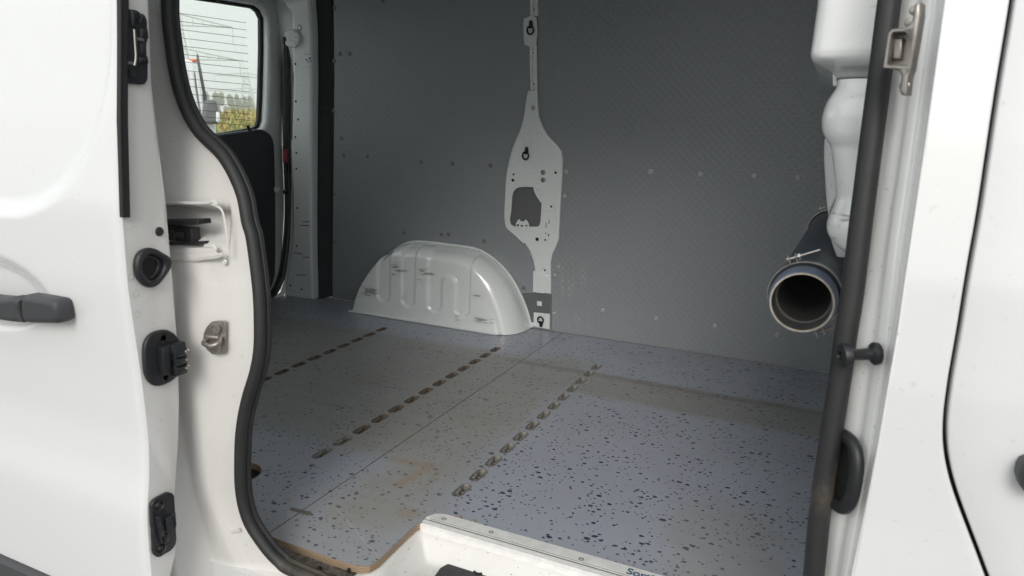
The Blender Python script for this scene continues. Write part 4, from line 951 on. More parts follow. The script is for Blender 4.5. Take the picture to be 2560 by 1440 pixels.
UL = eplate('upper_latch', [(150, 130), (300, 150), (352, 168), (378, 190), (386, 215), (372, 262), (352, 310), (376, 318), (396, 262), (420, 207), (452, 235), (475, 285), (484, 340), (488, 632), (474, 642), (474, 838), (494, 848), (495, 1165), (485, 1215), (455, 1255), (405, 1270), (150, 1248)], z4, .007, BLACK)
def eslab(t, sc, a, c, h0, h1, bev=.001): slab(t, sc, a, c, EP, h0, h1, 0, bev)
for A_ in (((350, 430), (480, 590), .011), ((345, 860), (488, 960), .010), ((210, 150), (300, 400), .012)):
    t = MB(); eslab(t, z4, A_[0], A_[1], .006, A_[2]); t.build('latch_casing', BLACK, UL)
bead([(340, 440), (350, 620), (362, 800), (362, 900), (345, 985)], z4, EP.up(.010), .0022, UL, CHROME, 'latch_claw')
bead([(375, 580), (420, 585), (480, 600)], z4, EP.up(.009), .0022, UL, STEEL, 'latch_pin'); bead([(205, 940), (300, 945), (330, 955)], z4, EP.up(.008), .002, UL, STEEL, 'latch_pin')
t = MB(); eslab(t, z4, (370, 650), (470, 830), .002, .0085); t.build('latch_roller', DARKTRIM, UL)
t = MB(); eslab(t, z4, (230, 560), (330, 830), .0068, .0074); t.build('latch_slot', HOLE, UL)
MB().lathe(EP.px(Z(z4, (215, 1095))[0], .007), (1, 0, 0), [(0, .008), (.003, .007), (.002, .004), (.002, .0001)], 12).build('screw', BLACKG, UL)
# round plug
MB().lathe(EP.px((398, 579)), (1, 0, 0), [(0, .0076), (.0022, .0072), (.0035, .005), (.0037, .0001)], 18).build('round_plug', BLACK, DO)
# rubber buffer socket
so_ = [EP.uv(p) for p in Z(z3, (204, 565), (212, 505), (240, 462), (290, 441), (340, 448), (385, 474), (430, 502), (442, 535), (432, 580), (400, 628), (362, 675), (325, 698), (280, 697), (240, 668), (213, 620))]
si_ = [EP.uv(p) for p in Z(z3, (246, 560), (256, 510), (288, 486), (335, 492), (378, 522), (388, 560), (368, 610), (325, 650), (285, 642), (256, 606))]
so_ = [tuple(a) for a in cr([np.array(q) for q in so_], 3, True)]; si_ = [tuple(a) for a in cr([np.array(q) for q in si_], 3, True)]
BUF = plate('buffer_socket', EP, [so_, si_], .014, BLACK, DO, bevel=.0058, res=5, ang=70)
plate('socket_floor', EP, [si_], .001, HOLE, BUF, bevel=.0002, lift=.0005, res=0)
cb = np.mean(si_, axis=0); me_ = [tuple(cb + (np.array(q) - cb) * .72 + np.array([-.002, 0])) for q in si_]
plate('socket_cone', EP, [si_, me_], .006, BLACK, BUF, bevel=.002, lift=.001, res=2)
# contact plate with three plungers
CP = eplate('contact_plate', [(268, 1110), (280, 1050), (315, 1005), (365, 982), (420, 977), (465, 1000), (495, 1035), (503, 1065), (506, 1230), (485, 1282), (435, 1320), (370, 1344), (325, 1336), (290, 1298), (272, 1230)], z3, .009, BLACK, bevel=.003, sm=2)
t = MB(); eslab(t, z3, (350, 1085), (420, 1252), .009, .020); eslab(t, z3, (405, 1072), (500, 1100), .009, .024); t.build('contact_block', BLACK, CP)
for a, c in (((416, 1092), (500, 1143)), ((424, 1150), (503, 1196)), ((424, 1204), (505, 1246))):
    t = MB(); eslab(t, z3, a, c, .009, .026); t.build('contact_plunger', BLACK, CP)
for c in ((494, 1108), (512, 1098), (500, 1162), (500, 1215), (515, 1200)):
    MB().lathe(EP.px(Z(z3, c)[0], .022), (1, -.3, 0), [(0, .0032), (.004, .0030), (.006, .0001)], 10).build('contact_pin', STEEL, CP)
for c in ((392, 1030), (405, 1285)): MB().lathe(EP.px(Z(z3, c)[0], .009), (1, 0, 0), [(-.001, .0075), (.001, .007), (.0, .005), (.0, .0001)], 14).build('screw', BLACKG, CP)
# lower latch
z8 = (340, 1210, 7.2)
LL = eplate('lower_latch', [(222, 400), (228, 345), (265, 285), (330, 235), (420, 188), (500, 145), (555, 135), (610, 155), (640, 200), (655, 490), (665, 500), (672, 720), (668, 760), (680, 980), (665, 1060), (620, 1140), (570, 1188), (450, 1252), (380, 1300), (325, 1295), (280, 1245), (265, 1180), (262, 1050), (250, 900), (252, 800), (235, 740)], z8, .008, BLACK, bevel=.002)
for A_ in (((275, 560), (370, 715), .014), ((310, 722), (430, 896), .013), ((345, 904), (400, 1030), .012), ((420, 904), (520, 985), .012)):
    t = MB(); eslab(t, z8, A_[0], A_[1], .008, A_[2]); t.build('latch_casing', BLACK, LL)
t = MB(); eslab(t, z8, (440, 590), (575, 765), .008, .015); eslab(t, z8, (560, 510), (668, 755), .006, .012, .003); t.build('latch_roller', DARKTRIM, LL)
t = MB(); eslab(t, z8, (370, 480), (495, 600), .0082, .0088); t.build('latch_slot', HOLE, LL)
for c in ((360, 370), (402, 1140)): MB().lathe(EP.px(Z(z8, c)[0], .008), (1, 0, 0), [(0, .0085), (.003, .0075), (.0045, .004), (.003, .002), (.003, .0001)], 16).build('screw', BLACKG, LL)
for c in ((222, 315), (312, 405), (200, 630), (232, 742), (312, 785), (240, 878), (375, 905)):
    MB().lathe(EP.px(Z(z3, c)[0], -.0004), (1, 0, 0), [(.0002, .0060), (.0005, .0045), (.0001, .0030), (.0000, .0001)], 14).build('dimple', PAINTJ, EDGE)
# door handle: fixed cap and grip
HP = Plane((0, .700, 0), (0, -1, 0))
zh = (0, 640, 6.545)
cap = Z(zh, (420, 700), (470, 625), (560, 640), (690, 660), (930, 705), (975, 745), (1005, 850), (1030, 1020), (1025, 1070), (985, 1095), (700, 1092), (520, 1085), (455, 1060), (425, 950), (412, 800))
plate('handle_cap', HP, [[HP.uv(p) for p in cap]], .034, HANDLE, DO, bevel=.010, lift=-.024, res=4, ang=60)
grip = [HP.uv(p) for p in Z(zh, (415, 712), (300, 652), (190, 668), (0, 655), (-400, 600), (-900, 520), (-900, 760), (-400, 950), (0, 1022), (250, 1060), (440, 1078), (408, 960), (398, 820))]
plate('handle_grip', HP, [grip], .030, HANDLE, DO, bevel=.009, lift=-.018, res=4, ang=60)
# lower cladding of the door
b = MB(); cl = hitY((60, 1412), .712)[2]; b.box((-1.75, .712, cl - .085), (.60, 0, 0), (0, .012, 0), (0, 0, .085), .006); b.build('lower_cladding', CLAD, DO)

# ================================================================== front side of the opening: post, body panel, front door
ys_ = [-150, 0, 150, 300, 450, 600, 700, 820, 950, 1087, 1200, 1315, 1440, 1560]
Ax = np.interp(ys_, [-150, 0, 292, 438, 681, 820, 1087, 1315, 1440, 1560], [2270, 2250, 2215, 2196, 2162, 2136, 2106, 2072, 2058, 2040])
Ex = np.interp(ys_, [-150, 0, 350, 700, 820, 1150, 1315, 1440, 1560], [2385, 2364, 2316, 2264, 2247, 2190, 2157, 2132, 2110])
gp = [(2541, -60), (2532, 0), (2520, 73), (2505, 160), (2490, 253), (2471, 379), (2452, 511), (2435, 608), (2417, 700), (2400, 820), (2383, 906), (2368, 1001), (2360, 1078), (2365, 1147), (2380, 1207), (2406, 1281), (2436, 1354), (2467, 1440), (2505, 1540)]
rows = []
for y, a, e_ in zip(ys_, Ax, Ex):
    w = e_ - a; row = []
    kn = float(sstep(600, 900, y)) ; k2 = float(sstep(200, 700, y))
    fr_ = [(0, .012), (.10, .006), (.22 + .04 * k2, .000), (.40 + .06 * kn, -.006), (.50 + .10 * kn, -.015), (.66 + .1 * kn, -.022), (.78 + .05 * kn, -.022), (.88, -.030), (.95, -.042)]
    for f, dy in fr_:
        p = (a + w * f, y); q = hitYz(p, Ys, dy); row.append(q)
    row.append(hitYz((e_ - 3, y), Yb, .002)); row.append(hitYz((e_ + 3, y), Yb, -.0)); rows.append(row)
R_ = np.array(rows)
def fine(R, n, ax):
    out = []
    R = np.moveaxis(R, ax, 0)
    flat = [r for r in R]; out = cr(flat, n)
    return np.moveaxis(np.array(out), 0, ax)
POSTG = fine(fine(R_, 5, 0), 4, 1)
FPOST = MB().grid(POSTG, False).build('front_post', white_paint('white_paint_post', (.78, .78, .77), .35, .10, dirtcol=(.5, .46, .38)), VAN, ang=70)
# body panel between post and door gap, and the front door, both on the body side surface
ez_ = [hitYz((e_ + 3, y), Yb)[[0, 2]] for y, e_ in zip(ys_, Ex)]; ez_ = sorted(ez_, key=lambda q: q[1])
gz_ = [hitYz(p, Yb)[[0, 2]] for p in gp]; gz_ = [np.array(q) for q in gz_]; gz_ = sorted(gz_, key=lambda q: q[1])
zsb = np.array([Yds(z) for z in zsm]) + .09
Ybs = Yb
zv = np.linspace(.35, 1.75, 150)
def fx(T, z): return float(np.interp(z, [q[1] for q in T], [q[0] for q in T]))
gzs = np.array([fx(gz_, z) for z in zv]); gzs = np.convolve(np.pad(gzs, 3, 'edge'), np.ones(7) / 7, 'valid')
G = []; G2 = []
for z, gx_ in zip(zv, gzs):
    x0 = fx(ez_, z); row = [(x0 + (gx_ - .003 - x0) * k / 12, Yb(z), z) for k in range(13)]
    row[-1] = (gx_ - .0045, Yb(z), z); row += [(gx_ - .003, Yb(z) + .0008, z), (gx_ - .0022, Yb(z) + .003, z), (gx_ - .0022, Yb(z) + .03, z)]; G.append(row)
    row = [(gx_ + .0022, Yb(z) + .03, z), (gx_ + .0022, Yb(z) + .003, z), (gx_ + .003, Yb(z) + .0008, z), (gx_ + .0045, Yb(z), z)] + [(gx_ + .0045 + (1.15 - gx_) * k / 24, Yb(z) - .012 * math.sin(PI * k / 24 * .8), z) for k in range(1, 25)]; G2.append(row)
MB().grid(G, False).build('front_side_panel', PAINT, VAN, ang=50)
FD = MB().grid(G2, False).build('front_door', PAINT, VAN, ang=50)
b = MB(); b.grid([[(gx_ - .02, Yb(z) + .022, z), (gx_ + .02, Yb(z) + .022, z)] for z, gx_ in zip(zv, gzs)]); b.build('door_gap_backing', HOLE, VAN)  # near-black sheet closing the bottom of the gap
FHP = Plane((0, .80, 0), (0, -1, 0))
fh = [FHP.uv(p) for p in ((2540, 1185), (2544, 1165), (2553, 1150), (2570, 1143), (2680, 1150), (2760, 1165), (2760, 1215), (2680, 1232), (2572, 1235), (2556, 1222), (2544, 1205))]
plate('front_door_handle', FHP, [fh], .036, HANDLE, FD, bevel=.012, lift=-.02, res=4, ang=60)
# cast hinge-like striker high on the post
zq = (1950, 0, 2.88)
KP = Plane(hitY((2265, 130), .850), (-.35, -1, .0))
kw = lambda *pts: [KP.uv(p) for p in Z(zq, *pts)]
UPS = plate('upper_striker', KP, [kw((780, 475), (815, 245), (850, 218), (925, 212), (960, 190), (985, 150), (1000, 45), (1040, 30), (1040, 120), (1010, 300), (975, 500), (955, 560), (940, 688), (905, 690), (890, 660), (905, 560), (885, 515), (800, 498)), kw((806, 475), (838, 262), (850, 246), (978, 244), (978, 290), (950, 482))], .022, STEEL, VAN, bevel=.003, lift=-.006, res=3)
plate('striker_back', KP, [kw((800, 480), (830, 245), (985, 240), (955, 490))], .003, STEEL, UPS, bevel=.0005, lift=-.006)
plate('striker_cam', KP, [kw((815, 430), (830, 280), (895, 275), (880, 430))], .008, STEEL, UPS, bevel=.002, lift=-.003)
t = MB()
for c in ((990, 85), (955, 170), (918, 620)): t.lathe(KP.px(Z(zq, c)[0], .006), KP.n, [(-.004, .005), (.005, .005), (.006, .0035), (.006, .0001)], 14)
t.build('striker_bolt', STEEL, UPS)
# black guide pin and rubber boot
a = hitY((2190, 884), .850); c = hitY((2101, 889), .832)
ax = (c - a); Lp = np.linalg.norm(ax)
MB().lathe(a, ax, [(-.002, .0125), (.0025, .0128), (.0045, .0110), (.007, .0068), (Lp - .016, .0062), (Lp - .012, .0085), (Lp - .009, .0132), (Lp - .002, .0138), (Lp, .0125), (Lp + .001, .0055), (Lp - .003, .0045), (Lp - .003, .0001)], 24).build('guide_pin', BLACK, VAN)
z9 = (1950, 820, 2.323)
BP = Plane(hitY((2105, 1180), .868), (-1, -.28, 0))
cen_ = hitY(Z(z9, (388, 830))[0], .862)
BPl = Plane(cen_, (-1, -.60, .03))
def bootloop(k=1.0, w=1.0): return [BPl.uv(Z(z9, q)[0]) for q in []]
def ell(ru, rv, off=(0, 0)):
    return [(off[0] + ru * np.sign(math.cos(t)) * abs(math.cos(t)) ** .8, off[1] + rv * np.sign(math.sin(t)) * abs(math.sin(t)) ** .8) for t in np.linspace(0, 2 * PI, 33)[:-1]]
hz = abs(hitY(Z(z9, (395, 600))[0], .862)[2] - hitY(Z(z9, (370, 1062))[0], .862)[2]) / 2
BOOT = plate('rubber_boot', BPl, [ell(.036, hz), ell(.019, hz * .70)], .014, BLACK, VAN, bevel=.0065, res=5, ang=70)
plate('boot_hollow', BPl, [ell(.021, hz * .73)], .001, HOLE, BOOT, bevel=.0001, lift=.002, res=0)
plate('boot_base', BPl, [ell(.026, hz * .93, (-.004, -.002))], .010, BLACK, BOOT, bevel=.003, lift=-.017, res=3)

# ================================================================== inner front post pressing and bulkhead cover (white, bulging)
def loft_rows(rowsxy, name, m, parent, sm=6, capn=24):
    """rows: (z, xleft, xright, ynear, yfar, corner radius) -> closed rounded sections"""
    Rr = cr([np.array(r, float) for r in rowsxy], sm); V = []; F = []
    n = 0
    for r in Rr:
        z, xl, xr_, y0, y1, rad = r; rad = min(rad, abs(xr_ - xl) / 2 * .98, abs(y1 - y0) / 2 * .98)
        L = rrect(abs(xr_ - xl) / 2, abs(y1 - y0) / 2, rad, 7, ((xl + xr_) / 2, (y0 + y1) / 2)); n = len(L); V += [(x, y, z) for x, y in L]
    for i in range(len(Rr) - 1):
        for j in range(n): F.append((i * n + j, i * n + (j + 1) % n, (i + 1) * n + (j + 1) % n, (i + 1) * n + j))
    F += [tuple(range(n - 1, -1, -1)), tuple((len(Rr) - 1) * n + j for j in range(n))]
    return MB().add(V, F).build(name, m, parent, ang=50)
PW = white_paint('white_cover_paint', (.80, .81, .81), .28, .05)
yN = 1.10
def LXZ(x, y, Y=yN): q = hitY((x, y), Y); return q[0], q[2]
def rowsfrom(pts, Y0, Y1, rad, xr=.16):
    out = []
    for (x, y, r, dY) in pts:
        X_, Z_ = LXZ(x, y, Y0 + r * .8 + dY); out.append((Z_, X_, xr, Y0 + dY, Y1, r))
    return sorted(out, key=lambda q: q[0])
# head box
zq_ = Z
hb = [(2047, -70, .030, 0), (2044, 0, .03, 0), (2036, 60, .03, 0), (2030, 105, .03, 0), (2026, 135, .03, 0), (2032, 152, .028, .004), (2052, 166, .025, .02), (2078, 180, .02, .045), (2092, 196, .02, .055)]
loft_rows(rowsfrom(hb, 1.06, 1.46, .03), 'head_box', PW, VAN, 5)
plate('box_flange', Plane((0, 1.135, 0), (0, -1, 0)), [[Plane((0, 1.135, 0), (0, -1, 0)).uv(p) for p in ((2081, 172), (2090, 176), (2093, 213), (2082, 213))]], .05, PW, VAN, bevel=.001, lift=-.05)
bd = [(2093, 200, .03, .02), (2090, 218, .034, .017), (2080, 234, .04, .012), (2066, 255, .05, .004), (2057, 280, .055, .0), (2053, 305, .056, .0), (2056, 330, .052, .002), (2066, 350, .046, .006), (2076, 366, .042, .010), (2080, 388, .038, .012),
      (2084, 420, .036, .013), (2089, 460, .036, .013), (2090, 490, .038, .012), (2083, 515, .044, .007), (2073, 538, .05, .002), (2066, 562, .052, .0), (2070, 587, .05, .001), (2084, 608, .042, .006), (2100, 622, .034, .012), (2118, 634, .03, .016), (2150, 646, .02, .02)]
loft_rows(rowsfrom(bd, 1.06, 1.40, .03), 'post_cover', white_paint('white_cover_paint_scuffed', (.80, .81, .81), .28, .05, scuffs=[(.0, 1.247, .10, .02, .30), (-.01, 1.215, .10, .010, .34)]), VAN, 5)
b2 = [(2066, 340, .01, 0), (2061, 352, .01, 0), (2060, 400, .01, 0), (2063, 450, .01, 0), (2066, 500, .01, 0), (2072, 550, .01, 0), (2078, 600, .01, 0), (2090, 640, .01, 0)]
loft_rows(rowsfrom(b2, 1.44, 1.60, .01), 'bulkhead_cover', PW, VAN, 4)
MB().tube([hitY((2064 + 40, 201), 1.118), hitY((2190, 199), 1.118)], .0012, 6).build('cover_joint', HOLE, VAN)

# ================================================================== pipe with its two clamps
PT = tag(empty('plastic_pipe', (0, 0, 0)), 'short dark blue grey plastic pipe with open end, held by steel clamps', 'pipe')
n0 = hitY((2004, 757), 1.20); n1 = hitY((2077, 570), 2.20); dp = (n1 - n0) / np.linalg.norm(n1 - n0); Ltot = np.linalg.norm(n1 - n0)
r0 = .0525
MB().lathe(n0, dp, [(.012, r0 * .97), (.03, r0), (Ltot, r0)], 56).build('pipe_wall', PIPEM, PT)
MB().lathe(n0, dp, [(.045, r0 * 1.02), (.012, r0 * 1.02), (.006, r0 * 1.0), (.001, r0 * .965), (.0, r0 * .945)], 56).build('pipe_socket', mat('pipe_collar', (.16, .20, .28), .35, noise=.3, nscale=20), PT)
MB().lathe(n0, dp, [(.0, r0 * .945), (-.0012, r0 * .93), (-.0012, r0 * .89), (.001, r0 * .875)], 56).build('pipe_rim', PIPEE, PT)
MB().lathe(n0, dp, [(.001, r0 * .875), (.045, r0 * .86), (.046, r0 * .80), (.35, r0 * .80), (.7, r0 * .80), (.70, .001)], 56).build('pipe_bore', PIPEIN, PT)
def clamp(h, s=1.0, screws=True, label=None):
    t = empty('hose_clamp', (0, 0, 0)); tag(t, label, 'clamp', 'steel clamps round the plastic pipe')
    o = n0 + dp * h
    MB().lathe(o, dp, [(0, r0 * 1.015), (0, r0 * 1.10), (.018, r0 * 1.10), (.018, r0 * 1.015)], 48).build('rubber_lining', BLACK, t)
    MB().lathe(o + dp * .002, dp, [(0, r0 * 1.10), (0, r0 * 1.125), (.014, r0 * 1.125), (.014, r0 * 1.10)], 48).build('steel_band', CHROME, t)
    up = np.array([0, 0, 1.]) - dp * dp[2]; up /= np.linalg.norm(up); side = np.cross(dp, up); c_ = o + dp * .009
    def R(a, r): return c_ + (up * math.cos(a) + side * math.sin(a)) * r
    # side>0 points to -x or +x: choose sign so that positive angle leans to the left in the view
    sg = 1 if side[0] < 0 else -1
    def ear(a):
        for da in (-.09, .09):
            rr = R(sg * (a + da), r0 * 1.20); rd = (up * math.cos(sg * a) + side * math.sin(sg * a)); tn = np.cross(dp, rd)
            yield rr, rd, tn
    t2 = MB()
    for a in (.38, 2.72 + .9):
        for rr, rd, tn in ear(a): t2.box(rr + rd * .002, rd * .009, dp * .0075, tn * .0009, .0003)
    t2.build('clamp_ear', CHROME, t)
    rd = up * math.cos(sg * .38) + side * math.sin(sg * .38); tn = np.cross(dp, rd) * -sg
    q = R(sg * .38, r0 * 1.26)
    if tn[0] < 0: tn = -tn
    if screws:
        m_ = MB().tube([q - tn * .012, q + tn * .044 + rd * .002], .0029, 10).lathe(q - tn * .006, -tn, [(0, .007), (.004, .0068), (.007, .004), (.007, .0001)], 12).lathe(q + tn * .0085, tn, [(0, .006), (.004, .006)], 6, True)
        m_.build('clamp_screw', CHROME, t)
        rd2 = up * math.cos(sg * 3.62) + side * math.sin(sg * 3.62); tn2 = np.cross(dp, rd2)
        if tn2[0] < 0: tn2 = -tn2
        q2 = R(sg * 3.62, r0 * 1.26); MB().tube([q2 - tn2 * .010, q2 + tn2 * .024], .0026, 10).build('clamp_screw', STEEL, t)
    return t
clamp(.050, label='steel clamp with long bright screw round the open near end of the dark pipe')
c2 = clamp(Ltot * .93, label='steel clamp round the far end of the dark pipe, half behind the white post')
br = empty('clamp_bracket', (0, 0, 0)); 
BRM = MB(); q = n0 + dp * .06 + np.array([r0 * 1.1, 0, -.012]); BRM.box(q + np.array([.05, 0, .006]), (.055, 0, .008), (0, .010, 0), (0, 0, .0015), .0004).box(q + np.array([.05, -.010, -.001]), (.055, 0, .008), (0, .0012, 0), (0, 0, .007), .0003)
bpy.data.objects.remove(br); tag(BRM.build('pipe_bracket', CHROME, None), 'bright steel angle bracket that carries the pipe, running behind the black door seal', 'bracket')

# ================================================================== what the rear window shows
VD = np.array([-.733, .680, 0]); RT = np.array([.680, .733, 0])
VPl = lambda dist: Plane(CAM + VD * dist, -VD)
# crop field: tall green and yellow leaves in the ground beyond the track
def leafcloud(name, n, pos, size, mats, label=None, kind=None, cat=None, parent=None):
    P = pos(n); V = []; F = []; mi = []
    for i in range(n):
        s = size * random.uniform(.6, 1.4); a = random.uniform(0, 2 * PI); e_ = random.uniform(-.9, 1.3)
        u = np.array([math.cos(a), math.sin(a), 0]); v = np.array([-math.sin(a) * math.sin(e_), math.cos(a) * math.sin(e_), math.cos(e_)])
        k = len(V); c = P[i]; V += [c - u * s * .3, c + v * s * .2 - u * 0, c + u * s * .3, c + v * s * 1.2]; V[k + 1] = c - v * s * .4
        F.append((k, k + 1, k + 2, k + 3)); mi.append(random.randrange(len(mats)))
    me = bpy.data.meshes.new(name); me.from_pydata([tuple(map(float, v)) for v in V], [], F)
    for m in mats: me.materials.append(m)
    me.polygons.foreach_set('material_index', mi); me.update(); o = link(name, me, parent); return o
CR1 = [mat('crop_green', (.24, .30, .06), .7), mat('crop_yellow', (.62, .52, .12), .7), mat('crop_pale', (.50, .47, .17), .7), mat('crop_brown', (.33, .20, .08), .8)]
def cpos(n):
    out = []
    for i in range(n):
        d = 20 + 60 * random.random() ** 1.6; s = random.uniform(-.33, .06) * d * 1.3
        out.append(CAM * np.array([1, 1, 0]) + VD * d + RT * s + np.array([0, 0, random.uniform(.1, 1) ** .5 * (1.58 + .010 * (d - 16) + .1 * math.sin(s * 2.1))]))
    return out
tag(leafcloud('crop_field', 70000, cpos, .085, CR1), kind='stuff')['label'] = 'green and yellow crop field behind the truck'
b = MB(); 
for d0 in (90,):
    b.box(CAM * np.array([1, 1, 0]) + VD * 150 + np.array([0, 0, .85]), RT * 160, VD * 70, (0, 0, .85))
tag(b.build('far_field', mat('far_crop', (.36, .34, .13), .9, noise=.4, nscale=.4), None, smooth=False), kind='structure')
# trees on the horizon
TL = [mat('tree_leaf_dark', (.12, .16, .05), .8), mat('tree_leaf_mid', (.20, .24, .07), .8), mat('tree_leaf_pale', (.32, .30, .11), .8)]
TK = mat('tree_trunk', (.12, .09, .07), .9)
for i, (px, top_, w_, lab) in enumerate(((541, 227, 34, 'tallest bushy tree on the horizon, left of the others in the rear window'), (577, 238, 28, 'second hazy tree on the horizon, beside the tallest one'), (601, 240, 22, 'small rounded tree on the horizon in the middle of the row'), (627, 246, 30, 'low wide tree on the horizon at the right edge of the rear window'), (520, 236, 22, 'low tree on the horizon just above the truck mirror'))):
    D = 170 + i * 9; pl = VPl(D); c = pl.px((px, 268)); top3 = pl.px((px, top_)); hw = w_ / FPX * D * .5
    T_ = tag(empty('tree', (float(c[0]), float(c[1]), 0)), lab, 'tree', 'trees along the horizon')
    MB().tube([(c[0], c[1], 0), (c[0] + .1, c[1], top3[2] * .7)], [.35, .12], 8).tube([(c[0], c[1], top3[2] * .4), (c[0] + hw * .5, c[1], top3[2] * .75)], [.15, .05], 6).build('trunk', TK, T_)
    blobs = [(random.gauss(0, .45), random.gauss(0, .4), random.uniform(.45, .88), random.uniform(.22, .42)) for _ in range(9)]
    def tp_(n):
        out = []
        for _ in range(n):
            bx, by, bz, br_ = random.choice(blobs); v = np.random.default_rng(random.randrange(10 ** 9)).normal(size=3); v /= np.linalg.norm(v); r = br_ * random.random() ** .35
            out.append(np.array([0, 0, 0]) + RT * hw * (bx + v[0] * r) * .9 + VD * hw * (by + v[1] * r) + np.array([0, 0, top3[2] * (bz + v[2] * r * .42)]))
        return out
    leafcloud('crown', 2600, tp_, .55, TL, parent=T_)
# pylons
PM = mat('pylon_steel', (.42, .43, .42), .6, metal=.2)
def pylon(px, foot, topy, D, arms, lab, wbase):
    pl = VPl(D); c = pl.px((px, foot)); zt = pl.px((px, topy))[2]; b = MB(); r = .11 * D / 150
    base = np.array([c[0], c[1], 0.0]); H = zt
    def leg(sx, sy, z): k = wbase * (1 - .86 * min(1, z / H)); return base + RT * sx * k + VD * sy * k + np.array([0, 0, z])
    for sx in (-1, 1):
        for sy in (-1, 1): b.tube([leg(sx, sy, 0), leg(sx, sy, H)], r, 4)
    nlev = 12
    for i in range(nlev):
        z0, z1 = H * i / nlev, H * (i + 1) / nlev
        for sy in (-1, 1):
            b.tube([leg(-1, sy, z0), leg(1, sy, z1)], r * .6, 3); b.tube([leg(1, sy, z0), leg(-1, sy, z1)], r * .6, 3)
    for zf, la in arms:
        z = H * zf
        for s in (-1, 1):
            tip = base + RT * s * la + np.array([0, 0, z - .3]); b.tube([base + np.array([0, 0, z + 1.2]), tip], r * .9, 4); b.tube([base + np.array([0, 0, z - .6]), tip], r * .9, 4)
            for k in range(1, 6): f = k / 6; b.tube([base * (1 - f) + tip * f + np.array([0, 0, (z + 1.2) * (1 - f) - 0 * f]) - np.array([0, 0, 0]), base * (1 - f) + tip * f + np.array([0, 0, (z - .6) * (1 - f)])], r * .5, 3)
            b.tube([tip, tip - np.array([0, 0, 2.2])], r * .7, 4)
    o = b.build('power_pylon', PM, None); tag(o, lab, 'pylon'); return base, H
pA = pylon(447, 262, -40, 120, ((.755, 8.2), (.50 + .03, 11.5 * .78)), 'nearest lattice power pylon, cut off by the left side of the rear window', 3.2)
pB = pylon(619.5, 262, 180, 330, ((.93, 12.5), (.66, 15.5)), 'distant lattice power pylon right of the trees on the horizon', 4.5)
WM = mat('power_line', (.35, .36, .36), .6)
for i, (s, za, zb_) in enumerate(((-8, .74, .92), (8, .74, .92), (-9, .52, .65), (9, .52, .65))):
    A_ = pA[0] + RT * s + np.array([0, 0, pA[1] * za - 2]); B_ = pB[0] + RT * s * 1.4 + np.array([0, 0, pB[1] * zb_ - 2])
    P = [A_ + (B_ - A_) * t_ - np.array([0, 0, 9 * 4 * t_ * (1 - t_) * .6]) for t_ in np.linspace(0, 1, 20)]
    o = MB().tube(P, .018, 4).build('power_line', WM, None)
    tag(o, ('upper left', 'upper right', 'lower left', 'lower right')[i] + ' power line sagging between the near and the distant pylon', 'power line', 'power lines between the pylons')
# recovery truck behind the van: cab corner, leaning side rail, orange beacon bar, door mirror
TR = tag(empty('truck', tuple((CAM + VD * 9.0) * np.array([1, 1, 0]))), 'white truck cab with dark door mirror and orange roof bar outside the rear window', 'truck')
TP = VPl(9.0)
def tpl(name, pts, th, m, lift=0.0, bevel=.02, sc=z2b, sm=0, par=None):
    L = [TP.uv(p) for p in (Z(sc, *pts) if sc else pts)]
    if sm: L = [tuple(a) for a in cr([np.array(q) for q in L], sm, True)]
    return plate(name, TP, [L], th, m, par or TR, bevel=bevel, lift=lift, res=3, ang=60)
TW = mat('truck_white', (.78, .79, .80), .35, coat=.5); TGm = mat('truck_grey', (.13, .135, .14), .5); TGl = mat('truck_window', (.10, .16, .17), .1); OR = mat('orange_bar', (.75, .17, .05), .4)
cab = tpl('cab', [(-1200, 560), (60, 545), (170, 530), (230, 525), (285, 545), (315, 590), (330, 660), (352, 800), (375, 950), (392, 1060), (400, 1200), (470, 1260), (470, 1700), (-1200, 1700)], 1.6, TW, lift=-1.6, bevel=.05)
tpl('side_window', [(-900, 640), (120, 620), (205, 618), (232, 632), (246, 670), (250, 830), (240, 900), (-900, 980)], .02, TGl, lift=.005, bevel=.004)
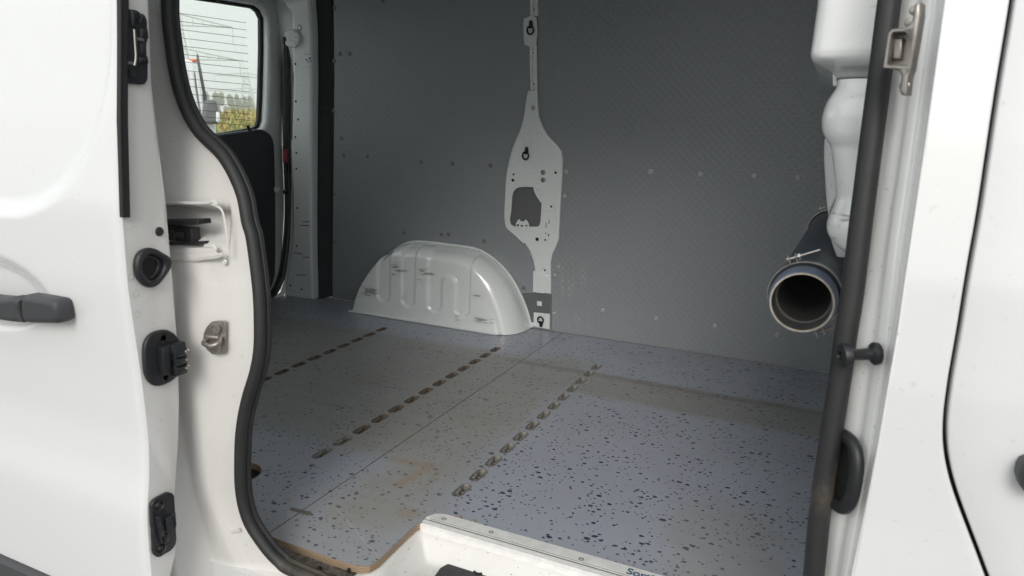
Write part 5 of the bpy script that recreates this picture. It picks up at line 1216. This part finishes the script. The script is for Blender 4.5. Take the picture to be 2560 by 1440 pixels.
tpl('door_seam', [(305, 645), (318, 655), (336, 800), (356, 950), (372, 1040), (360, 1040), (340, 930), (318, 790)], .01, TGm, lift=.004, bevel=.002)
tpl('side_rail', [(322, 470), (330, 455), (340, 480), (365, 600), (388, 720), (415, 850), (432, 960), (440, 1100), (410, 1100), (390, 960), (378, 830), (345, 650), (322, 520)], .10, TGm, lift=-.4, bevel=.01)
tpl('pillar_strip', [(318, 620), (330, 625), (352, 760), (376, 930), (390, 1030), (378, 1030), (352, 880), (330, 740)], .02, TW, lift=.012, bevel=.004)
tpl('roof_bar', [(-800, 470), (180, 498), (300, 502), (325, 508), (327, 522), (300, 526), (180, 522), (-800, 505)], .16, OR, lift=-.6, bevel=.01)
mr = tpl('door_mirror', [(398, 925), (425, 908), (480, 905), (505, 920), (517, 960), (528, 1010), (535, 1060), (528, 1100), (480, 1118), (440, 1120), (390, 1100), (375, 1060), (388, 1000)], .20, TGm, lift=.12, bevel=.04, sm=2)
tpl('mirror_arm', [(355, 1045), (400, 1060), (400, 1100), (370, 1110), (350, 1080)], .06, TGm, lift=.15, bevel=.01)
tpl('mirror_lamp', [(505, 1010), (525, 1005), (538, 1030), (540, 1080), (525, 1105), (503, 1090)], .05, TW, lift=.30, bevel=.015)
tpl('mudguard', [(425, 1125), (500, 1120), (505, 1180), (520, 1700), (420, 1700)], .3, TW, lift=-.2, bevel=.02)

# thin haze that fades the pylons, trees and field
hz_ = MB(); hz_.box((-150, 150, 34.5), (210, 0, 0), (0, 210, 0), (0, 0, 35.6))
HM = bpy.data.materials.new('haze_air'); HM.use_nodes = True; ht = HM.node_tree; ht.nodes.clear()
ho = ht.nodes.new('ShaderNodeOutputMaterial'); hv = ht.nodes.new('ShaderNodeVolumePrincipled'); hv.inputs['Density'].default_value = .0030; hv.inputs['Color'].default_value = (.99, 1, 1, 1); hv.inputs['Anisotropy'].default_value = .2
ht.links.new(hv.outputs[0], ho.inputs['Volume'])
tag(hz_.build('haze', HM, None, smooth=False), kind='stuff')
